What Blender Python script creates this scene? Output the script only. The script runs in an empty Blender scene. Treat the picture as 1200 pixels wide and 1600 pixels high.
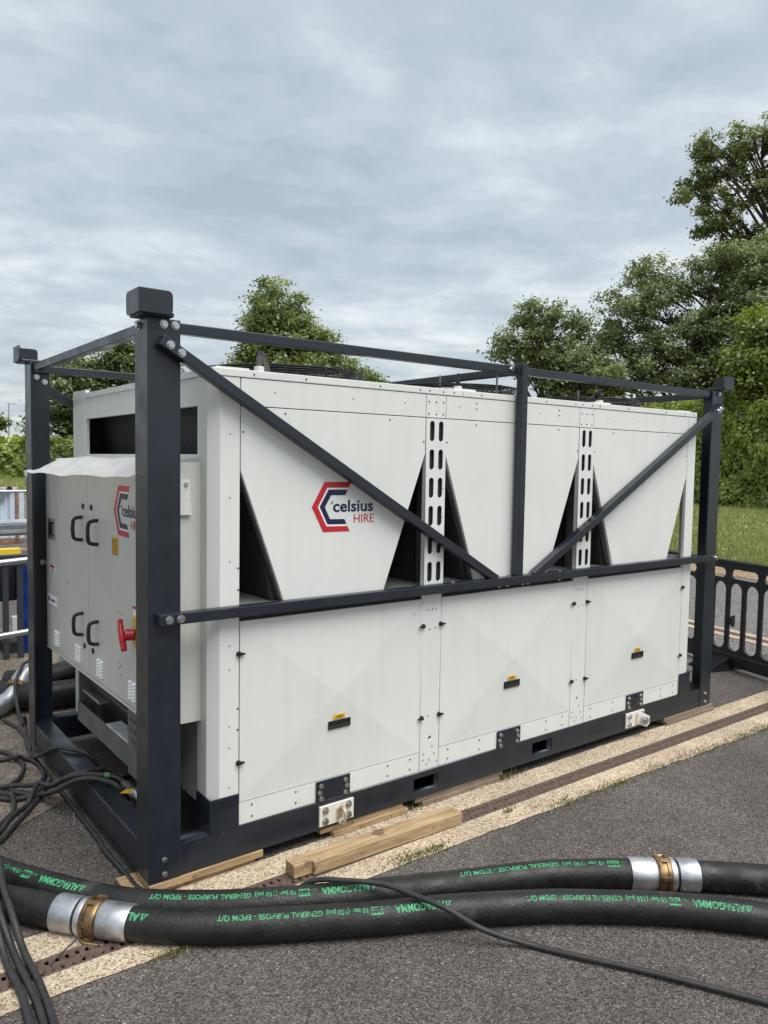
import bpy, bmesh, math, random
import numpy as np
from mathutils import Vector, Matrix

sc = bpy.context.scene
COL = sc.collection
R = math.radians

# ------------------------------------------------------------------ camera, sky, sun, exposure
cd = bpy.data.cameras.new('camera'); cam = bpy.data.objects.new('camera', cd); COL.objects.link(cam)
YAW, PIT, ROL = 0.651734, -0.063277, 0.016367
fw = Vector((math.sin(YAW)*math.cos(PIT), math.cos(YAW)*math.cos(PIT), math.sin(PIT)))
rt = fw.cross(Vector((0, 0, 1))).normalized(); up = rt.cross(fw)
r2 = math.cos(ROL)*rt + math.sin(ROL)*up; u2 = -math.sin(ROL)*rt + math.cos(ROL)*up
M3 = Matrix((r2, u2, -fw)).transposed()
cam.matrix_world = Matrix.Translation((-1.05818, -2.86237, 1.72213)) @ M3.to_4x4()
cd.sensor_fit = 'VERTICAL'; cd.sensor_height = 24; cd.sensor_width = 24
cd.lens = 24*1205.19/1600
cd.clip_start = .05; cd.clip_end = 3000
sc.camera = cam

SUN_AZ, SUN_EL = R(170), R(63)        # azimuth clockwise from +Y
w = bpy.data.worlds.new('World'); sc.world = w; w.use_nodes = True
nt = w.node_tree; N = nt.nodes; Lk = nt.links; N.clear()
def nd(t, **k):
    n = N.new(t)
    for a, b in k.items(): setattr(n, a, b)
    return n
out = nd('ShaderNodeOutputWorld'); bg = nd('ShaderNodeBackground'); bg.inputs[1].default_value = .1
sky = nd('ShaderNodeTexSky'); sky.sky_type = 'NISHITA'; sky.sun_disc = False
sky.sun_elevation = SUN_EL; sky.sun_rotation = SUN_AZ; sky.air_density = 1.2; sky.dust_density = 2.5
tc = nd('ShaderNodeTexCoord'); sep = nd('ShaderNodeSeparateXYZ'); Lk.new(tc.outputs['Generated'], sep.inputs[0])
absz = nd('ShaderNodeMath', operation='ABSOLUTE'); Lk.new(sep.outputs[2], absz.inputs[0])
addz = nd('ShaderNodeMath', operation='ADD'); Lk.new(absz.outputs[0], addz.inputs[0]); addz.inputs[1].default_value = .13
dx = nd('ShaderNodeMath', operation='DIVIDE'); dy = nd('ShaderNodeMath', operation='DIVIDE')
Lk.new(sep.outputs[0], dx.inputs[0]); Lk.new(addz.outputs[0], dx.inputs[1])
Lk.new(sep.outputs[1], dy.inputs[0]); Lk.new(addz.outputs[0], dy.inputs[1])
cmb = nd('ShaderNodeCombineXYZ'); Lk.new(dx.outputs[0], cmb.inputs[0]); Lk.new(dy.outputs[0], cmb.inputs[1])
def wnoise(scale, detail, rough, dist, loc):
    mp = nd('ShaderNodeMapping'); mp.inputs['Location'].default_value = loc; mp.inputs['Rotation'].default_value = (0, 0, R(42))
    mp.inputs['Scale'].default_value = (.9, 1.0, 1)
    Lk.new(cmb.outputs[0], mp.inputs[0])
    t = nd('ShaderNodeTexNoise'); t.inputs['Scale'].default_value = scale; t.inputs['Detail'].default_value = detail
    t.inputs['Roughness'].default_value = rough; t.inputs['Distortion'].default_value = dist
    Lk.new(mp.outputs[0], t.inputs['Vector']); return t
n1 = wnoise(.95, 5, .55, .15, (3.1, 1.7, 0)); n2 = wnoise(3.2, 8, .60, .12, (7.3, 2.2, 0))
mx = nd('ShaderNodeMix', data_type='FLOAT'); mx.inputs[0].default_value = .5
Lk.new(n1.outputs['Fac'], mx.inputs[2]); Lk.new(n2.outputs['Fac'], mx.inputs[3])
ramp = nd('ShaderNodeValToRGB'); Lk.new(mx.outputs[0], ramp.inputs[0])
CS = 2.9
e = ramp.color_ramp.elements
e[0].position = .36; e[0].color = (.60*CS, .70*CS, .80*CS, 1)
e[1].position = .63; e[1].color = (1.20*CS, 1.25*CS, 1.26*CS, 1)
m_ = ramp.color_ramp.elements.new(.5); m_.color = (.82*CS, .91*CS, .985*CS, 1)
mix = nd('ShaderNodeMix', data_type='RGBA'); mix.inputs[0].default_value = .9
Lk.new(sky.outputs[0], mix.inputs[6]); Lk.new(ramp.outputs[0], mix.inputs[7])
Lk.new(mix.outputs[2], bg.inputs[0]); Lk.new(bg.outputs[0], out.inputs[0])

sd = bpy.data.lights.new('sun', 'SUN'); sd.energy = 1.5; sd.angle = R(45); sd.color = (1, .965, .91)
so = bpy.data.objects.new('sun', sd); COL.objects.link(so)
sv = Vector((math.sin(SUN_AZ)*math.cos(SUN_EL), math.cos(SUN_AZ)*math.cos(SUN_EL), math.sin(SUN_EL)))
so.rotation_euler = sv.to_track_quat('Z', 'Y').to_euler()
so.location = (0, -10, 20)
vs = sc.view_settings; vs.view_transform = 'Standard'; vs.look = 'None'; vs.gamma = 1; vs.exposure = 1.32
sc.cycles.max_bounces = 12; sc.cycles.diffuse_bounces = 8; sc.cycles.transmission_bounces = 8

# ------------------------------------------------------------------ materials
MATS = {}
def mat(name, c1, c2=None, rough=.5, metal=0, nscale=6, bump=0, bscale=60, rvar=0, spec=.5, detail=5, lo=.35, hi=.65, coat=0, stretch=None, streak=0, spots=None):
    if name in MATS: return MATS[name]
    m = bpy.data.materials.new(name); m.use_nodes = True; t = m.node_tree; b = t.nodes['Principled BSDF']
    b.inputs['Roughness'].default_value = rough; b.inputs['Metallic'].default_value = metal
    b.inputs['Specular IOR Level'].default_value = spec
    if coat: b.inputs['Coat Weight'].default_value = coat
    co = t.nodes.new('ShaderNodeTexCoord')
    if c2 is None: b.inputs['Base Color'].default_value = (*c1, 1)
    else:
        n = t.nodes.new('ShaderNodeTexNoise'); n.inputs['Scale'].default_value = nscale; n.inputs['Detail'].default_value = detail
        n.inputs['Roughness'].default_value = .62
        r = t.nodes.new('ShaderNodeValToRGB'); r.color_ramp.elements[0].position = lo; r.color_ramp.elements[1].position = hi
        r.color_ramp.elements[0].color = (*c1, 1); r.color_ramp.elements[1].color = (*c2, 1)
        if stretch:
            mp = t.nodes.new('ShaderNodeMapping'); mp.inputs['Scale'].default_value = stretch
            t.links.new(co.outputs['Object'], mp.inputs[0]); t.links.new(mp.outputs[0], n.inputs['Vector'])
        else: t.links.new(co.outputs['Object'], n.inputs['Vector'])
        t.links.new(n.outputs['Fac'], r.inputs[0]); last = r.outputs[0]
        def over(last, scale3, nsc, p0, p1, col, amt, det=5):
            mp = t.nodes.new('ShaderNodeMapping'); mp.inputs['Scale'].default_value = scale3; mp.inputs['Location'].default_value = (3.7, 1.3, 8.1)
            q = t.nodes.new('ShaderNodeTexNoise'); q.inputs['Scale'].default_value = nsc; q.inputs['Detail'].default_value = det; q.inputs['Roughness'].default_value = .6
            t.links.new(co.outputs['Object'], mp.inputs[0]); t.links.new(mp.outputs[0], q.inputs['Vector'])
            mr = t.nodes.new('ShaderNodeMapRange'); mr.inputs[1].default_value = p0; mr.inputs[2].default_value = p1; mr.inputs[3].default_value = 0; mr.inputs[4].default_value = amt
            t.links.new(q.outputs['Fac'], mr.inputs[0])
            mi = t.nodes.new('ShaderNodeMix'); mi.data_type = 'RGBA'; mi.inputs[7].default_value = (*col, 1)
            t.links.new(mr.outputs[0], mi.inputs[0]); t.links.new(last, mi.inputs[6]); return mi.outputs[2]
        if streak: last = over(last, (1, 1, .045), 26, .50, .74, (.30, .28, .23), streak, 6)
        if spots: last = over(last, (1, 1, 1), spots[1], spots[2], spots[2]+.05, spots[0], spots[3], 6)
        t.links.new(last, b.inputs['Base Color'])
    if rvar:
        n = t.nodes.new('ShaderNodeTexNoise'); n.inputs['Scale'].default_value = 9; n.inputs['Detail'].default_value = 6
        t.links.new(co.outputs['Object'], n.inputs['Vector'])
        mr = t.nodes.new('ShaderNodeMapRange'); mr.inputs[1].default_value = .3; mr.inputs[2].default_value = .7
        mr.inputs[3].default_value = rough-rvar; mr.inputs[4].default_value = rough+rvar
        t.links.new(n.outputs['Fac'], mr.inputs[0]); t.links.new(mr.outputs[0], b.inputs['Roughness'])
    if bump:
        n = t.nodes.new('ShaderNodeTexNoise'); n.inputs['Scale'].default_value = bscale; n.inputs['Detail'].default_value = 4
        t.links.new(co.outputs['Object'], n.inputs['Vector'])
        bp = t.nodes.new('ShaderNodeBump'); bp.inputs['Strength'].default_value = bump; bp.inputs['Distance'].default_value = .01
        t.links.new(n.outputs['Fac'], bp.inputs['Height']); t.links.new(bp.outputs[0], b.inputs['Normal'])
    MATS[name] = m; return m

def aggregate(name, cols, scale, big=(.85, 1.12), rough=.9, bump=.6, patch=1.2, bigscale=None):
    """stone-chip surface: voronoi chips, each its own tone, with fine relief and broad wear"""
    m = bpy.data.materials.new(name); m.use_nodes = True; t = m.node_tree; b = t.nodes['Principled BSDF']; nn = t.nodes; l = t.links
    b.inputs['Roughness'].default_value = rough; b.inputs['Specular IOR Level'].default_value = .3
    co = nn.new('ShaderNodeTexCoord'); v = nn.new('ShaderNodeTexVoronoi'); v.inputs['Scale'].default_value = scale
    wn = nn.new('ShaderNodeTexNoise'); wn.inputs['Scale'].default_value = scale*.7; wn.inputs['Detail'].default_value = 2
    vm = nn.new('ShaderNodeVectorMath'); vm.operation = 'MULTIPLY_ADD'; vm.inputs[1].default_value = (.9/scale,)*3
    l.new(co.outputs['Object'], wn.inputs['Vector']); l.new(wn.outputs['Color'], vm.inputs[0]); l.new(co.outputs['Object'], vm.inputs[2])
    l.new(vm.outputs[0], v.inputs['Vector'])
    sp = nn.new('ShaderNodeSeparateColor'); l.new(v.outputs['Color'], sp.inputs[0])
    r = nn.new('ShaderNodeValToRGB'); el = r.color_ramp.elements; r.color_ramp.interpolation = 'CONSTANT'
    while len(el) < len(cols): el.new(.5)
    tot = sum(c[1] for c in cols); acc = 0
    for i, (c, wgt) in enumerate(cols):
        el[i].position = acc/tot; el[i].color = (*c, 1); acc += wgt
    l.new(sp.outputs[0], r.inputs[0])
    n = nn.new('ShaderNodeTexNoise'); n.inputs['Scale'].default_value = patch; n.inputs['Detail'].default_value = 6; n.inputs['Roughness'].default_value = .65
    l.new(co.outputs['Object'], n.inputs['Vector'])
    mr = nn.new('ShaderNodeMapRange'); mr.inputs[1].default_value = .3; mr.inputs[2].default_value = .7
    mr.inputs[3].default_value, mr.inputs[4].default_value = big
    l.new(n.outputs['Fac'], mr.inputs[0])
    mu = nn.new('ShaderNodeMix'); mu.data_type = 'RGBA'; mu.blend_type = 'MULTIPLY'; mu.inputs[0].default_value = 1
    l.new(r.outputs[0], mu.inputs[6]); l.new(mr.outputs[0], mu.inputs[7]); l.new(mu.outputs[2], b.inputs['Base Color'])
    bp = nn.new('ShaderNodeBump'); bp.inputs['Strength'].default_value = bump; bp.inputs['Distance'].default_value = .006; bp.invert = True
    l.new(v.outputs['Distance'], bp.inputs['Height']); l.new(bp.outputs[0], b.inputs['Normal'])
    MATS[name] = m; return m

def leafmat(name, c1, c2, c3=None, trans=.35):
    m = bpy.data.materials.new(name); m.use_nodes = True; t = m.node_tree; nn = t.nodes; l = t.links; nn.clear()
    o = nn.new('ShaderNodeOutputMaterial'); a = nn.new('ShaderNodeAttribute'); a.attribute_name = 'tint'
    r = nn.new('ShaderNodeValToRGB'); r.color_ramp.elements[0].color = (*c1, 1); r.color_ramp.elements[1].color = (*c2, 1)
    if c3: q = r.color_ramp.elements.new(.5); q.color = (*c3, 1)
    l.new(a.outputs['Fac'], r.inputs[0])
    d = nn.new('ShaderNodeBsdfDiffuse'); tr = nn.new('ShaderNodeBsdfTranslucent'); g = nn.new('ShaderNodeBsdfGlossy'); g.inputs['Roughness'].default_value = .45
    mi = nn.new('ShaderNodeMixShader'); mi.inputs[0].default_value = trans
    mg = nn.new('ShaderNodeMixShader'); mg.inputs[0].default_value = .07
    l.new(r.outputs[0], d.inputs[0]); l.new(r.outputs[0], tr.inputs[0]); l.new(d.outputs[0], mi.inputs[1]); l.new(tr.outputs[0], mi.inputs[2])
    l.new(mi.outputs[0], mg.inputs[1]); l.new(g.outputs[0], mg.inputs[2]); l.new(mg.outputs[0], o.inputs[0])
    MATS[name] = m; return m

navy = mat('navy_painted_steel', (.010, .0145, .022), (.0135, .019, .0285), rough=.34, nscale=5, rvar=.1, bump=.03, bscale=220, spec=.6, spots=((.11, .09, .075), 21, .705, .6))
white = mat('white_powder_coat', (.675, .695, .66), (.72, .735, .705), rough=.42, nscale=2.2, rvar=.08, bump=.015, bscale=150, streak=.085, spots=((.30, .26, .20), 14, .69, .5))
whitedoor = mat('white_powder_coat_door', (.665, .685, .645), (.715, .73, .695), rough=.40, nscale=1.6, rvar=.08, bump=.02, bscale=6, streak=.09, spots=((.33, .28, .21), 11, .69, .5))
cabmat = mat('cabinet_grey_white_paint', (.54, .545, .505), (.59, .59, .55), rough=.33, nscale=2, rvar=.06, streak=.08, bump=.02, bscale=5)
greypaint = mat('grey_painted_steel', (.115, .115, .11), (.165, .165, .158), rough=.55, nscale=7, rvar=.1)
black = mat('black_plastic', (.012, .012, .013), rough=.45)
blackmat = mat('matt_black_coil', (.022, .022, .023), (.04, .04, .041), rough=.7, nscale=40)
rubber = mat('black_rubber_hose', (.0065, .0065, .007), (.016, .016, .017), rough=.52, nscale=14, bump=.25, bscale=90, rvar=.14, spec=.4, spots=((.06, .056, .05), 7, .62, .55))
cablemat = mat('black_cable_rubber', (.016, .016, .017), (.03, .03, .031), rough=.55, nscale=30, bump=.1, bscale=200)
zinc = mat('zinc_bolt', (.62, .63, .65), (.45, .46, .48), rough=.32, metal=1, nscale=60)
alu = mat('aluminium', (.66, .67, .69), (.44, .45, .47), rough=.46, metal=1, nscale=14, rvar=.12, bump=.08, bscale=120)
brass = mat('tarnished_brass', (.36, .25, .13), (.15, .10, .06), rough=.5, metal=1, nscale=26, rvar=.12, bump=.1, bscale=120)
galv = mat('galvanised_steel', (.55, .58, .60), (.42, .45, .47), rough=.4, metal=.85, nscale=30, rvar=.1)
wood = mat('sawn_softwood', (.25, .165, .085), (.46, .335, .19), rough=.8, nscale=4, bump=.25, bscale=60, stretch=(1.2, 16, 16), spots=((.10, .065, .04), 9, .60, .8))
woodold = mat('weathered_wood', (.15, .11, .08), (.28, .215, .16), rough=.85, nscale=5, bump=.3, bscale=60, stretch=(1.2, 20, 20))
red = mat('red_vinyl', (.50, .018, .028), rough=.35)
redplastic = mat('red_plastic', (.42, .012, .02), rough=.3)
blue = mat('navy_vinyl', (.008, .012, .06), rough=.35)
vinylwhite = mat('white_vinyl', (.82, .82, .82), rough=.35)
yellow = mat('yellow_label', (.72, .42, .01), (.66, .37, .01), rough=.4, nscale=30)
green = mat('green_hose_print', (.05, .36, .15), (.035, .25, .10), rough=.6, nscale=60, spots=((.015, .02, .016), 55, .56, .85))
rust = mat('cast_iron_grate', (.085, .056, .045), (.15, .105, .086), rough=.7, metal=.25, nscale=30, bump=.3, bscale=120)
dirt = mat('trench_dirt', (.012, .010, .008), (.03, .026, .02), rough=.95, nscale=40)
platewhite = mat('chipped_white_plate', (.72, .69, .62), (.55, .43, .28), rough=.5, nscale=18, lo=.55, hi=.78)
ringmat = mat('worn_lashing_eye', (.62, .55, .42), (.35, .24, .13), rough=.5, metal=.4, nscale=40)
sheet = mat('white_cover_sheet', (.93, .94, .93), (.88, .89, .88), rough=.35, nscale=5)
bluebarrel = mat('blue_plastic', (.01, .05, .32), rough=.35)
paleblue = mat('pale_blue_container_paint', (.55, .64, .74), (.46, .54, .63), rough=.6, nscale=4)
rusty = mat('rusty_steel', (.16, .07, .035), (.30, .20, .14), rough=.85, nscale=20)
yellowsteel = mat('yellow_paint', (.75, .52, .04), rough=.5)
bark = mat('bark', (.035, .028, .021), (.085, .07, .055), rough=.9, nscale=6, bump=.6, bscale=14)
asph = aggregate('asphalt', [((.062, .054, .049), 30), ((.118, .104, .095), 34), ((.165, .146, .134), 24), ((.225, .202, .186), 11), ((.38, .35, .33), 1.0)], 190, big=(.68, 1.24), patch=1.1, bump=1.0)
asphold = aggregate('worn_brown_concrete', [((.10, .082, .064), 20), ((.165, .137, .108), 34), ((.22, .185, .15), 30), ((.30, .26, .215), 9)], 110, big=(.65, 1.25), patch=2.2, bump=.6)
tan = aggregate('tan_exposed_aggregate', [((.27, .195, .125), 12), ((.47, .37, .255), 30), ((.57, .465, .335), 34), ((.68, .59, .47), 20), ((.21, .17, .13), 5)], 150, big=(.66, 1.08), patch=2.5, bump=.6)
roadfar = aggregate('far_asphalt', [((.10, .094, .088), 30), ((.16, .152, .144), 34), ((.21, .20, .19), 24)], 60, big=(.9, 1.1), patch=.4, bump=.3)
lawnm = mat('lawn_turf', (.13, .165, .035), (.33, .29, .115), rough=.95, nscale=.9, bump=.6, bscale=12, detail=9)
earth = aggregate('dry_earth_edge', [((.20, .135, .08), 30), ((.30, .21, .13), 34), ((.38, .29, .2), 20)], 30, patch=1.5)
leaf_ash = leafmat('ash_leaves', (0.1, 0.135, 0.035), (0.37, 0.4, 0.13), (0.21, 0.26, 0.075), trans=.5)
leaf_mid = leafmat('willowy_leaves', (0.115, 0.16, 0.055), (0.42, 0.47, 0.21), (0.24, 0.3, 0.105), trans=.5)
leaf_bright = leafmat('bright_leaves', (0.15, 0.2, 0.03), (0.42, 0.5, 0.1), (0.28, 0.36, 0.06), trans=.5)
leaf_oak = leafmat('oak_leaves', (0.105, 0.16, 0.032), (0.37, 0.43, 0.11), (0.215, 0.28, 0.065), trans=.5)
leaf_left = leafmat('dark_tree_leaves', (0.075, 0.11, 0.028), (0.24, 0.29, 0.085), (0.14, 0.19, 0.05), trans=.5)
leaf_hedge = leafmat('hedge_leaves', (0.17, 0.26, 0.045), (0.66, 0.74, 0.19), (0.43, 0.55, 0.11), trans=.5)
leaf_hedge2 = leafmat('pale_hedge_leaves', (0.13, 0.18, 0.04), (0.38, 0.45, 0.14), (0.24, 0.31, 0.08), trans=.48)
grassm = leafmat('grass_blades', (.13, .18, .03), (.42, .39, .14), (.24, .28, .07))

# ------------------------------------------------------------------ builders
def link(o, parent=None):
    COL.objects.link(o)
    if parent is not None: o.parent = parent
    return o
def tag(o, label=None, cat=None, group=None, kind=None):
    if label: o['label'] = label
    if cat: o['category'] = cat
    if group: o['group'] = group
    if kind: o['kind'] = kind
    return o
def thing(name, loc, label, cat, group=None):
    o = bpy.data.objects.new(name, None); o.empty_display_size = .1; o.location = loc; COL.objects.link(o)
    return tag(o, label, cat, group)
def rootloc(p):
    v = Vector((0, 0, 0))
    while p is not None: v += p.location; p = p.parent
    return v

class MB:
    def __init__(s): s.v = []; s.f = []
    def add(s, vs, fs):
        k = len(s.v); s.v += [tuple(q) for q in vs]; s.f += [tuple(i+k for i in f) for f in fs]; return s
    def box(s, x0, x1, y0, y1, z0, z1):
        return s.add([(x0,y0,z0),(x1,y0,z0),(x1,y1,z0),(x0,y1,z0),(x0,y0,z1),(x1,y0,z1),(x1,y1,z1),(x0,y1,z1)],
                     [(3,2,1,0),(4,5,6,7),(0,1,5,4),(1,2,6,5),(2,3,7,6),(3,0,4,7)])
    def prism(s, poly, f0, f1):
        """poly: list of 2D points; f0/f1 map a 2D point to 3D on either end"""
        n = len(poly)
        return s.add([f0(*q) for q in poly]+[f1(*q) for q in poly],
                     [tuple(range(n))[::-1], tuple(range(n, 2*n))]+[(i, (i+1) % n, n+(i+1) % n, n+i) for i in range(n)])
    def bar(s, p0, p1, w, h, upv=(0, 0, 1)):
        p0, p1 = Vector(p0), Vector(p1); d = (p1-p0).normalized(); a = d.cross(Vector(upv)).normalized()*w/2; b = a.cross(d).normalized()*h/2
        q = [p+i*a+j*b for p in (p0, p1) for i, j in ((-1,-1),(1,-1),(1,1),(-1,1))]
        return s.add(q, [(3,2,1,0),(4,5,6,7),(0,1,5,4),(1,2,6,5),(2,3,7,6),(3,0,4,7)])
    def cyl(s, p0, p1, r0, r1=None, n=12, cap=True):
        r1 = r0 if r1 is None else r1
        p0, p1 = Vector(p0), Vector(p1); d = (p1-p0).normalized(); a = d.orthogonal().normalized(); b = d.cross(a)
        c = [(math.cos(2*math.pi*i/n), math.sin(2*math.pi*i/n)) for i in range(n)]
        q = [p0+r0*(x*a+y*b) for x, y in c]+[p1+r1*(x*a+y*b) for x, y in c]
        fs = [(i, (i+1) % n, n+(i+1) % n, n+i) for i in range(n)]
        if cap: fs += [tuple(range(n))[::-1], tuple(range(n, 2*n))]
        return s.add(q, fs)
    def tube(s, pts, r, n=10, closed=False, cap=True):
        P = [Vector(p) for p in pts]; m = len(P); rr = r if isinstance(r, (list, tuple)) else [r]*m
        T = []
        for i in range(m):
            a = P[i-1] if (i or closed) else P[0]; b = P[(i+1) % m] if (i < m-1 or closed) else P[-1]
            T.append((b-a).normalized())
        a = T[0].orthogonal().normalized() if abs(T[0].z) > .9 else Vector((0, 0, 1)).cross(T[0]).normalized()
        vs = []
        for i in range(m):
            a = (a-T[i]*a.dot(T[i])).normalized(); b = T[i].cross(a)
            vs += [P[i]+rr[i]*(math.cos(2*math.pi*k/n)*a+math.sin(2*math.pi*k/n)*b) for k in range(n)]
        fs = []
        for i in range(m if closed else m-1):
            j = (i+1) % m
            fs += [(i*n+k, i*n+(k+1) % n, j*n+(k+1) % n, j*n+k) for k in range(n)]
        if cap and not closed: fs += [tuple(range(n))[::-1], tuple(range((m-1)*n, m*n))]
        return s.add(vs, fs)
    def lathe(s, prof, p0, axis, n=24):
        d = Vector(axis).normalized(); p0 = Vector(p0); a = d.orthogonal().normalized(); b = d.cross(a); m = len(prof)
        vs = [p0+d*t+r*(math.cos(2*math.pi*k/n)*a+math.sin(2*math.pi*k/n)*b) for t, r in prof for k in range(n)]
        fs = [(i*n+k, i*n+(k+1) % n, (i+1)*n+(k+1) % n, (i+1)*n+k) for i in range(m-1) for k in range(n)]
        fs += [tuple(range(n))[::-1], tuple(range((m-1)*n, m*n))]
        return s.add(vs, fs)
    def mesh(s, name, off=(0, 0, 0), bevel=0, seg=2, smooth=False):
        me = bpy.data.meshes.new(name); o = Vector(off)
        me.from_pydata([tuple(Vector(v)-o) for v in s.v], [], s.f)
        bm = bmesh.new(); bm.from_mesh(me); bmesh.ops.recalc_face_normals(bm, faces=bm.faces)
        if bevel: bmesh.ops.bevel(bm, geom=[e for e in bm.edges if len(e.link_faces) == 2 and e.calc_face_angle(0) > .3], offset=bevel, segments=seg, affect='EDGES', profile=.5, clamp_overlap=True)
        bm.to_mesh(me); bm.free()
        if smooth:
            me.polygons.foreach_set('use_smooth', [True]*len(me.polygons))
            try: me.set_sharp_from_angle(angle=R(40))
            except Exception: pass
        return me
    def build(s, name, m, parent=None, bevel=0, seg=2, smooth=False, loc=None):
        off = rootloc(parent) if parent is not None else (Vector(loc) if loc else Vector((0, 0, 0)))
        me = s.mesh(name, off, bevel, seg, smooth); me.materials.append(m)
        o = bpy.data.objects.new(name, me); link(o, parent)
        if parent is None and loc: o.location = loc
        return o

def inst(name, me, parent, pos, rot=None, m=None):
    """another object sharing mesh data, at a world position"""
    o = bpy.data.objects.new(name, me); link(o, parent); o.location = Vector(pos)-rootloc(parent)
    if rot is not None: o.rotation_euler = rot
    return o

def smoothpath(pts, per=8):
    P = [Vector(p) for p in pts]; o = []
    for i in range(len(P)-1):
        a = P[max(i-1, 0)]; b = P[i]; c = P[i+1]; d = P[min(i+2, len(P)-1)]
        for k in range(per):
            t = k/per
            o.append(.5*((2*b)+(c-a)*t+(2*a-5*b+4*c-d)*t*t+(3*b-a-3*c+d)*t**3))
    o.append(P[-1]); return o

def flat(name, outlines, depth, fmap, m, parent, bevel=0):
    """solid plate with real holes: 2D outlines (outer and holes) extruded by depth, mapped with fmap(u, v, w)"""
    cu = bpy.data.curves.new(name, 'CURVE'); cu.dimensions = '2D'; cu.fill_mode = 'BOTH'; cu.extrude = depth/2
    for pl in outlines:
        sp = cu.splines.new('POLY'); sp.points.add(len(pl)-1); sp.use_cyclic_u = True
        for q, (a, b) in zip(sp.points, pl): q.co = (a, b, 0, 1)
    return curve_to(name, cu, fmap, m, parent)
def curve_to(name, cu, fmap, m, parent):
    tmp = bpy.data.objects.new('tmp', cu); COL.objects.link(tmp)
    dg = bpy.context.evaluated_depsgraph_get(); me = bpy.data.meshes.new_from_object(tmp.evaluated_get(dg))
    bpy.data.objects.remove(tmp); bpy.data.curves.remove(cu)
    off = rootloc(parent) if parent is not None else Vector((0, 0, 0))
    for v in me.vertices: v.co = Vector(fmap(*v.co))-off
    bm = bmesh.new(); bm.from_mesh(me); bmesh.ops.remove_doubles(bm, verts=bm.verts, dist=1e-5)
    bmesh.ops.recalc_face_normals(bm, faces=bm.faces); bm.to_mesh(me); bm.free()
    me.name = name; me.materials.clear(); me.materials.append(m)
    o = bpy.data.objects.new(name, me); link(o, parent); return o
def text(name, body, size, fmap, m, parent, bold=0, depth=.0006, width=None, res=3, spacing=1):
    cu = bpy.data.curves.new(name, 'FONT'); cu.body = body; cu.size = size; cu.extrude = depth/2; cu.offset = bold; cu.resolution_u = res
    cu.space_character = spacing
    if width:
        tmp = bpy.data.objects.new('tmp', cu); COL.objects.link(tmp); bpy.context.view_layer.update(); wd = tmp.dimensions.x
        bpy.data.objects.remove(tmp); k = width/wd
        g = fmap; fmap = lambda a, b, c: g(a*k, b, c)
    return curve_to(name, cu, fmap, m, parent)
def stadium(cx, cy, w, h, n=6):
    r = min(w, h)/2; o = []
    for (ox, oy, a0) in ((w/2-r, h/2-r, 0), (-w/2+r, h/2-r, 90), (-w/2+r, -h/2+r, 180), (w/2-r, -h/2+r, 270)):
        for k in range(n+1):
            a = R(a0+90*k/n); o.append((cx+ox+r*math.cos(a), cy+oy+r*math.sin(a)))
    # drop doubles
    q = [o[0]]
    for p in o[1:]:
        if abs(p[0]-q[-1][0])+abs(p[1]-q[-1][1]) > 1e-6: q.append(p)
    if abs(q[0][0]-q[-1][0])+abs(q[0][1]-q[-1][1]) < 1e-6: q.pop()
    return q
def rect(x0, x1, y0, y1): return [(x0, y0), (x1, y0), (x1, y1), (x0, y1)]

# ------------------------------------------------------------------ the setting: ground, road, drains, lawn
def sheet_obj(name, rects, z, m, kind='structure'):
    b = MB()
    for x0, x1, y0, y1 in rects: b.add([(x0, y0, z), (x1, y0, z), (x1, y1, z), (x0, y1, z)], [(0, 1, 2, 3)])
    o = b.build(name, m); o['kind'] = kind; return o
DX0, DX1, DY0, DY1 = -1.7, 6.3, -.245, -.143
gx = [-600, DX0, DX1, 600]; gy = [-600, DY0, DY1, 900]
sheet_obj('ground', [(gx[i], gx[i+1], gy[j], gy[j+1]) for i in range(3) for j in range(3) if not (i == 1 and j == 1)], 0, asph)
def ribbon(name, pts_near, pts_far, z, m):
    b = MB(); n = len(pts_near)
    b.add([(x, y, z) for x, y in pts_near]+[(x, y, z) for x, y in pts_far], [(i, i+1, n+i+1, n+i) for i in range(n-1)])
    o = b.build(name, m); o['kind'] = 'structure'; return o
rng = random.Random(4)
xs = [DX0+i*.05 for i in range(int((6.2-DX0)/.05)+1)]
near = []; y_ = 0
for x in xs:
    y_ = .8*y_+rng.uniform(-.006, .006)
    near.append((x, -.362-.012*max(0, min(x, 4))+y_))
ribbon('drain_surround', near, [(x, DY0) for x in xs], .004, tan)
ribbon('drain_surround', [(x, DY1) for x in xs], [(x, .012+rng.uniform(-.004, .004)) for x in xs], .004, tan)
tr = MB()
tr.add([(DX0, DY0, 0), (DX1, DY0, 0), (DX1, DY1, 0), (DX0, DY1, 0), (DX0, DY0, -.12), (DX1, DY0, -.12), (DX1, DY1, -.12), (DX0, DY1, -.12)],
       [(4, 5, 6, 7), (0, 1, 5, 4), (2, 3, 7, 6), (1, 2, 6, 5), (3, 0, 4, 7)])
o = tr.build('drain_trench', dirt); o['kind'] = 'structure'
# grate bars: one mesh with real slots, shared by every length of grating
drain = thing('drain_channel', (DX0, (DY0+DY1)/2, 0), 'rusty brown slotted cast grating of the drain in the tan strip before the chiller', 'drain')
def grate_outline():
    L = .5; W = .0975; ol = [rect(.002, L-.002, -W/2, W/2)]
    n = 15
    for k in range(n):
        cx = L*(k+.5)/n
        a_ = cx-.004; ol.append(rect(a_-.0078, a_+.0078, .006, .040)); a_ = cx+(.005 if k < n-1 else .002); ol.append(rect(a_-.0078, a_+.0078, -.040, -.006))
    return ol
g0 = flat('grate', grate_outline(), .018, lambda a, b, c: (DX0+a, (DY0+DY1)/2+b, -.004+c), rust, drain)
gm = g0.data
for i in range(1, 16):
    o = bpy.data.objects.new('grate', gm); link(o, drain); o.location = (i*.5, 0, 0)
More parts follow.
